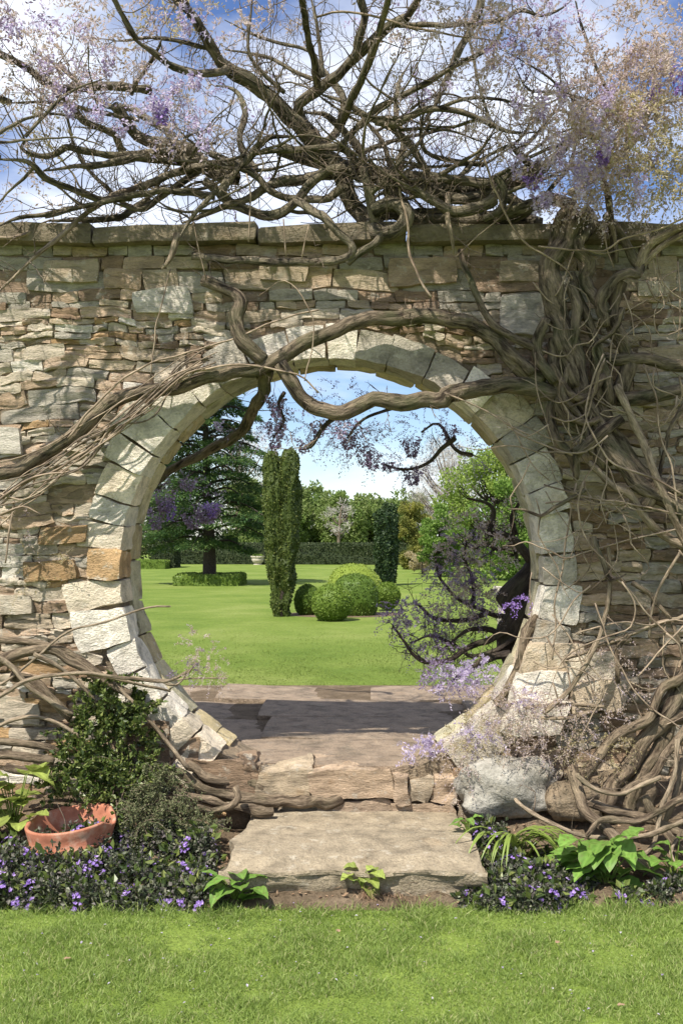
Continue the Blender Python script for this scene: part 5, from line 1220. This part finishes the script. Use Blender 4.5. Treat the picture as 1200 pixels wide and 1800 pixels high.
# broken terracotta pot
Yp = 5.02; pcx = (125 - U0) * Yp / F
pot = thing('flower_pot', (pcx, Yp, .04), 'broken terracotta pot with a jagged rim among the violet plants', 'pot')
def pot_shell():
    s = 72; th = np.linspace(0, 2 * pi, s, endpoint=False)
    rim = .245 + .006 * vnoise(np.stack([np.cos(th) * 9, np.sin(th) * 9, th * 0], 1), 4) * (np.sin(th) > -.2) - .045 * np.clip(np.cos(th - radians(5)) - .82, 0, 1) * 5 + .014 * np.sin(th)
    prof = [(.150, 0, 0), (.170, .25, 0), (.188, .50, 0), (.196, .52, 0), (.201, .54, 0), (.202, .58, 0), (.194, .61, 0), (.206, .82, 0), (.216, .96, 0), (.215, 1, 0), (.203, 1, 0), (.196, .95, 0), (.182, .6, 0), (.165, .3, 0), (.14, .15, 0), (.001, .14, 0)]
    V = np.array([[pcx + r * cos(t), Yp + r * sin(t), .03 + rim[i] * h] for (r, h, _) in prof for i, t in enumerate(th)]); m = len(prof)
    i = np.arange(m - 1)[:, None] * s; j = np.arange(s)[None, :]; j2 = (j + 1) % s
    return V, np.stack([i + j, i + j2, i + s + j2, i + s + j], -1).reshape(-1, 4)
V, Q = pot_shell(); V[:, 2] += (V[:, 0] - pcx) * .10; put('pot_body', np_mesh('pot_body', V, Q, M['terracotta']), pot)
V, Q = blob((pcx, Yp, .11), (.165, .165, .035), n=10, amt=.2, seed=8); put('pot_soil', np_mesh('pot_soil', V, Q, M['soil']), pot)
V, Q = tube(smooth_path([(pcx - .05, Yp, .12), (pcx - .02, Yp - .02, .25), (pcx - .06, Yp - .03, .36)], .02), np.linspace(.004, .002, 14)[:len(smooth_path([(pcx - .05, Yp, .12), (pcx - .02, Yp - .02, .25), (pcx - .06, Yp - .03, .36)], .02))], 5, 0)
put('dead_stalk', np_mesh('dead_stalk', V, Q, M['twig']), pot)

# broad leaved plants, every leaf a part
def broad_leaf(base, tip_dir, L, W, curl, seed, lobed=0.0):
    n, m = 11, 7; t = np.linspace(0, 1, n); s = np.linspace(-1, 1, m)
    d = unit(np.array(tip_dir, float)); side = unit(np.cross(d, [0, 0, 1.0])); up = np.cross(side, d)
    prof = np.sin(pi * np.clip(t, .0, 1) ** .72) ** .8 * (1 + lobed * np.sin(t * 26)); prof[0] = .12; prof[-1] = .02
    V = []
    for i in range(n):
        c = np.array(base) + d * L * t[i] - np.array([0, 0, 1.0]) * curl * L * t[i] ** 2
        for k in range(m):
            V.append(c + side * W * .5 * prof[i] * s[k] + up * W * (.16 * abs(s[k]) * prof[i] + .05 * math.sin(t[i] * 14 + seed) * abs(s[k])))
    shade = np.array([[1.35 if k == m // 2 else (1.12 if (i_ + k) % 2 else .86)] * 3 for i_ in range(n) for k in range(m)]) * random.uniform(.75, 1.15); broad_leaf.tint = shade
    i = np.arange(n - 1)[:, None] * m + np.arange(m - 1)[None, :]
    return np.array(V), np.stack([i, i + 1, i + m + 1, i + m], -1).reshape(-1, 4)
def leafy(name, u, v, Y, spec, label, mat='broad', cat='plant', lobed=.05):
    base = P(u, v, Y); base[2] = max(base[2], .01); t = thing(name, base, label, cat)
    for k, (du, dv, dY, L, ang, el, W) in enumerate(spec):
        e = P(u + du, v + dv, Y + dY)
        q = smooth_path([base, (base + e) / 2 + np.array([0, 0, .02]), e], .02)
        V, Q = tube(q, np.linspace(.004, .0025, len(q)), 5, 0); put('leaf_stalk', np_mesh('leaf_stalk', V, Q, M['strap']), t)
        d = (cos(el) * cos(ang), cos(el) * sin(ang), sin(el))
        V, Q = broad_leaf(e, d, L, W, .35, k, lobed); put('leaf', np_mesh('leaf', V, Q, M[mat], tint=broad_leaf.tint), t)
def auto_spec(n, ru, rv, L, seed, W=.7):
    r = random.Random(seed); out = []
    for k in range(n):
        du = r.uniform(-ru, ru); dv = -r.uniform(.15, 1) * rv; l = L * r.uniform(.65, 1.15)
        ang = math.atan2(r.uniform(-.9, .25), du / max(ru, 1) + r.uniform(-.4, .4)); out.append((du * .6, dv, r.uniform(-.05, .05), l, ang, r.uniform(-.3, .8), l * W * r.uniform(.8, 1.15)))
    return out
leafy('broadleaf_plant', 412, 1600, 4.60, auto_spec(16, 60, 62, .135, 2, .62), 'bright green broad leaved seedling left of the step front')
leafy('broadleaf_plant', 636, 1560, 4.60, auto_spec(11, 26, 34, .085, 5, .85), 'small round leaved plant rooted against the step face', 'broad_yellow')
leafy('broadleaf_plant', 1065, 1590, 4.72, auto_spec(40, 85, 118, .155, 7, .72), 'large bright green nettle like plant below the right roots', lobed=.09)
leafy('broadleaf_plant', 1010, 1560, 4.85, auto_spec(18, 45, 72, .13, 8, .7), 'mid green leafy plant beside the strap leaved clump', lobed=.09)
leafy('broadleaf_plant', 1185, 1560, 4.8, auto_spec(14, 35, 90, .11, 9, .7), 'leafy green plant at the right edge under the roots')
leafy('broadleaf_plant', 25, 1470, 5.1, auto_spec(24, 65, 115, .17, 10, .75), 'yellow green broad leaved plant left of the terracotta pot', 'broad_yellow', lobed=.12)
leafy('broadleaf_plant', 175, 1392, 5.36, auto_spec(9, 45, 45, .075, 12, .8), 'green broad leaves under the wall shrub behind the pot')
leafy('broadleaf_plant', 820, 1470, 5.1, auto_spec(6, 20, 40, .075, 13, .8), 'dark green leaves tucked beside the back corner of the step')
# strap leaved clump
st = thing('strap_leaf_plant', P(905, 1500, 5.0), 'clump of arching yellow green strap leaves right of the step', 'plant')
for k in range(40):
    b0 = P(900 + RNG.normal() * 14, 1505, 5.0 + RNG.normal() * .03); b0[2] = max(.03, b0[2]); a = RNG.uniform(-1.2, .5); L = RNG.uniform(.28, .46)
    d = np.array([cos(a) * RNG.choice([1, 1, 1, -.4]), -abs(sin(a)) * .6 - .1, 0]); d = unit(d)
    t_ = np.linspace(0, 1, 9); pts = b0 + d * (L * .75 * t_)[:, None] + np.array([0, 0, 1.0]) * (L * (1.35 * t_ - 1.25 * t_ ** 2))[:, None]
    sd = unit(np.cross(d, [0, 0, 1.0])); w = .0075 * np.interp(t_, [0, .3, .8, 1], [.7, 1, .8, .1])
    V = np.stack([pts - sd * w[:, None], pts - [0, 0, .003], pts + sd * w[:, None]], 1).reshape(-1, 3)
    i = np.arange(8)[:, None] * 3 + np.arange(2)[None, :]
    put('leaf', np_mesh('leaf', V, np.stack([i, i + 1, i + 4, i + 3], -1).reshape(-1, 4), M['strap']), st)
# dry root ball of the small plant, as a loose tuft of fibre
rb = P(665, 1592, 4.58)
n = 700; p = np.stack([rb[0] + RNG.normal(size=n) * .06, rb[1] + RNG.normal(size=n) * .02, .035 + np.abs(RNG.normal(size=n)) * .022], 1)
lv, lq = leaves(p, unit(rdir(n) * .7 + np.array([0, -.2, -.5])), .05 * RNG.uniform(.5, 1.4, n), .035, .1)
put('dry_root_tuft', np_mesh('dry_root_tuft', lv, lq, M['dry'], smooth=False), None, 'tuft of dry brown root fibre against the step face', 'roots', kind='stuff')

# ------------------------------------------------------------------ grass
def blades(name, n, x0, x1, y0, y1, zf, L, W, mat, parentkind='stuff', label=None, dens=None):
    x = RNG.uniform(x0, x1, n); y = RNG.uniform(y0, y1, n)
    if dens is not None:
        keep = RNG.random(n) < dens(x, y); x, y = x[keep], y[keep]; n = len(x)
    z = zf(x, y); p = np.stack([x, y, z - .003], 1)
    pq = np.stack([x, y, x * 0], 1); patch = .8 + .55 * fbm(pq * 5, 91) + .35 * fbm(pq * 17, 92)
    d = unit(np.stack([RNG.normal(size=n) * .45, RNG.normal(size=n) * .45, np.ones(n)], 1))
    ln = L * RNG.uniform(.5, 1.35, n) * np.clip(patch, .35, 1.9)
    lv, lq = leaves(p, d, ln, 1.0, .0, nrm=rdir(n))
    V = lv.reshape(n, 4, 3); mid = (V[:, 1] + V[:, 3]) / 2; s = unit(V[:, 1] - V[:, 3])
    lean = np.stack([RNG.normal(size=n), RNG.normal(size=n), np.full(n, -.4)], 1) * (ln * .22)[:, None]
    V[:, 1] = mid + s * W * .5; V[:, 3] = mid - s * W * .5; V[:, 2] += lean
    put(name, np_mesh(name, V.reshape(-1, 3), lq, M[mat], smooth=False), None, label, 'grass', kind=parentkind)
blades('grass', 165000, -2.3, 2.1, 3.15, 4.72, z_front, .034, .0032, 'grass', label='uneven green lawn grass in the foreground', dens=lambda x, y: np.where(y < 4.58, 1, np.clip((4.72 - y) / .14, 0, 1)) * np.where((np.abs(x + .05) < .5), np.clip((4.56 - y) / .06, 0, 1), 1))
blades('tall_grass', 9000, -2.3, 2.1, 4.42, 4.66, z_front, .07, .0034, 'grass', label='longer grass fringe along the edge of the bed', dens=lambda x, y: np.where((np.abs(x + .05) < .5) & (y > 4.55), .1, .8))
blades('mown_grass', 90000, -2.6, 1.9, 8.45, 14.5, z_rear, .018, .005, 'mown', label='short mown grass of the rear lawn beyond the path', dens=lambda x, y: np.clip((14.5 - y) / 6.0, 0, 1) ** 1.6 * np.clip((y - 8.45) / .2, .2, 1))
# fallen leaves and a sprig on the lawn
for (u, v, a, lab, mt) in ((112, 1686, .4, 'curled brown leaf fallen on the left of the lawn', 'dry'), (978, 1658, 1.2, 'tan leaf fallen on the right of the lawn', 'dry'), (1084, 1767, .1, 'pale tan leaf near the bottom right of the lawn', 'dry'), (596, 1638, 2.0, 'grey brown leaf lying near the middle of the lawn', 'dry')):
    Y = F * (ZC - .04) / (v - V0); b0 = P(u, v, Y)
    V, Q = broad_leaf((0, 0, 0), (cos(a), sin(a), .15), .032, .018, .2, 3); put('fallen_leaf', np_mesh('fallen_leaf', V, Q, M[mt]), None, lab, 'leaf', 'leaves fallen on the lawn', loc=tuple(b0))

# ------------------------------------------------------------------ litter
n = 3200; x = RNG.uniform(-2.2, 2.0, n); y = RNG.uniform(4.56, 5.45, n); keep = ~((x > -.66) & (x < .55) & (y > 4.60)); x, y = x[keep], y[keep]; n = len(x)
lv, lq = leaves(np.stack([x, y, z_bed(x, y) + .004], 1), unit(np.stack([RNG.normal(size=n), RNG.normal(size=n), np.abs(RNG.normal(size=n)) * .25], 1)), .022 * RNG.uniform(.4, 1.6, n), .5, .12, nrm=np.tile([0, 0, 1.0], (n, 1)) + RNG.normal(size=(n, 3)) * .4)
put('leaf_litter', np_mesh('leaf_litter', lv, lq, M['dry'], smooth=False), None, 'dry brown leaf litter scattered over the planting bed soil', 'leaf litter', kind='stuff')
n = 160; x = RNG.uniform(-2.0, 1.8, n); y = RNG.uniform(3.3, 4.55, n)
lv, lq = leaves(np.stack([x, y, z_front(x, y) + .022], 1), rdir(n) * np.array([1, 1, .3]), .012 * RNG.uniform(.5, 1.3, n), .7, .2, nrm=np.tile([0, 0, 1.0], (n, 1)))
put('fallen_petals', np_mesh('fallen_petals', lv, lq, M['lilac'], smooth=False), None, 'tiny pale petals fallen on the front lawn', 'petals', kind='stuff')
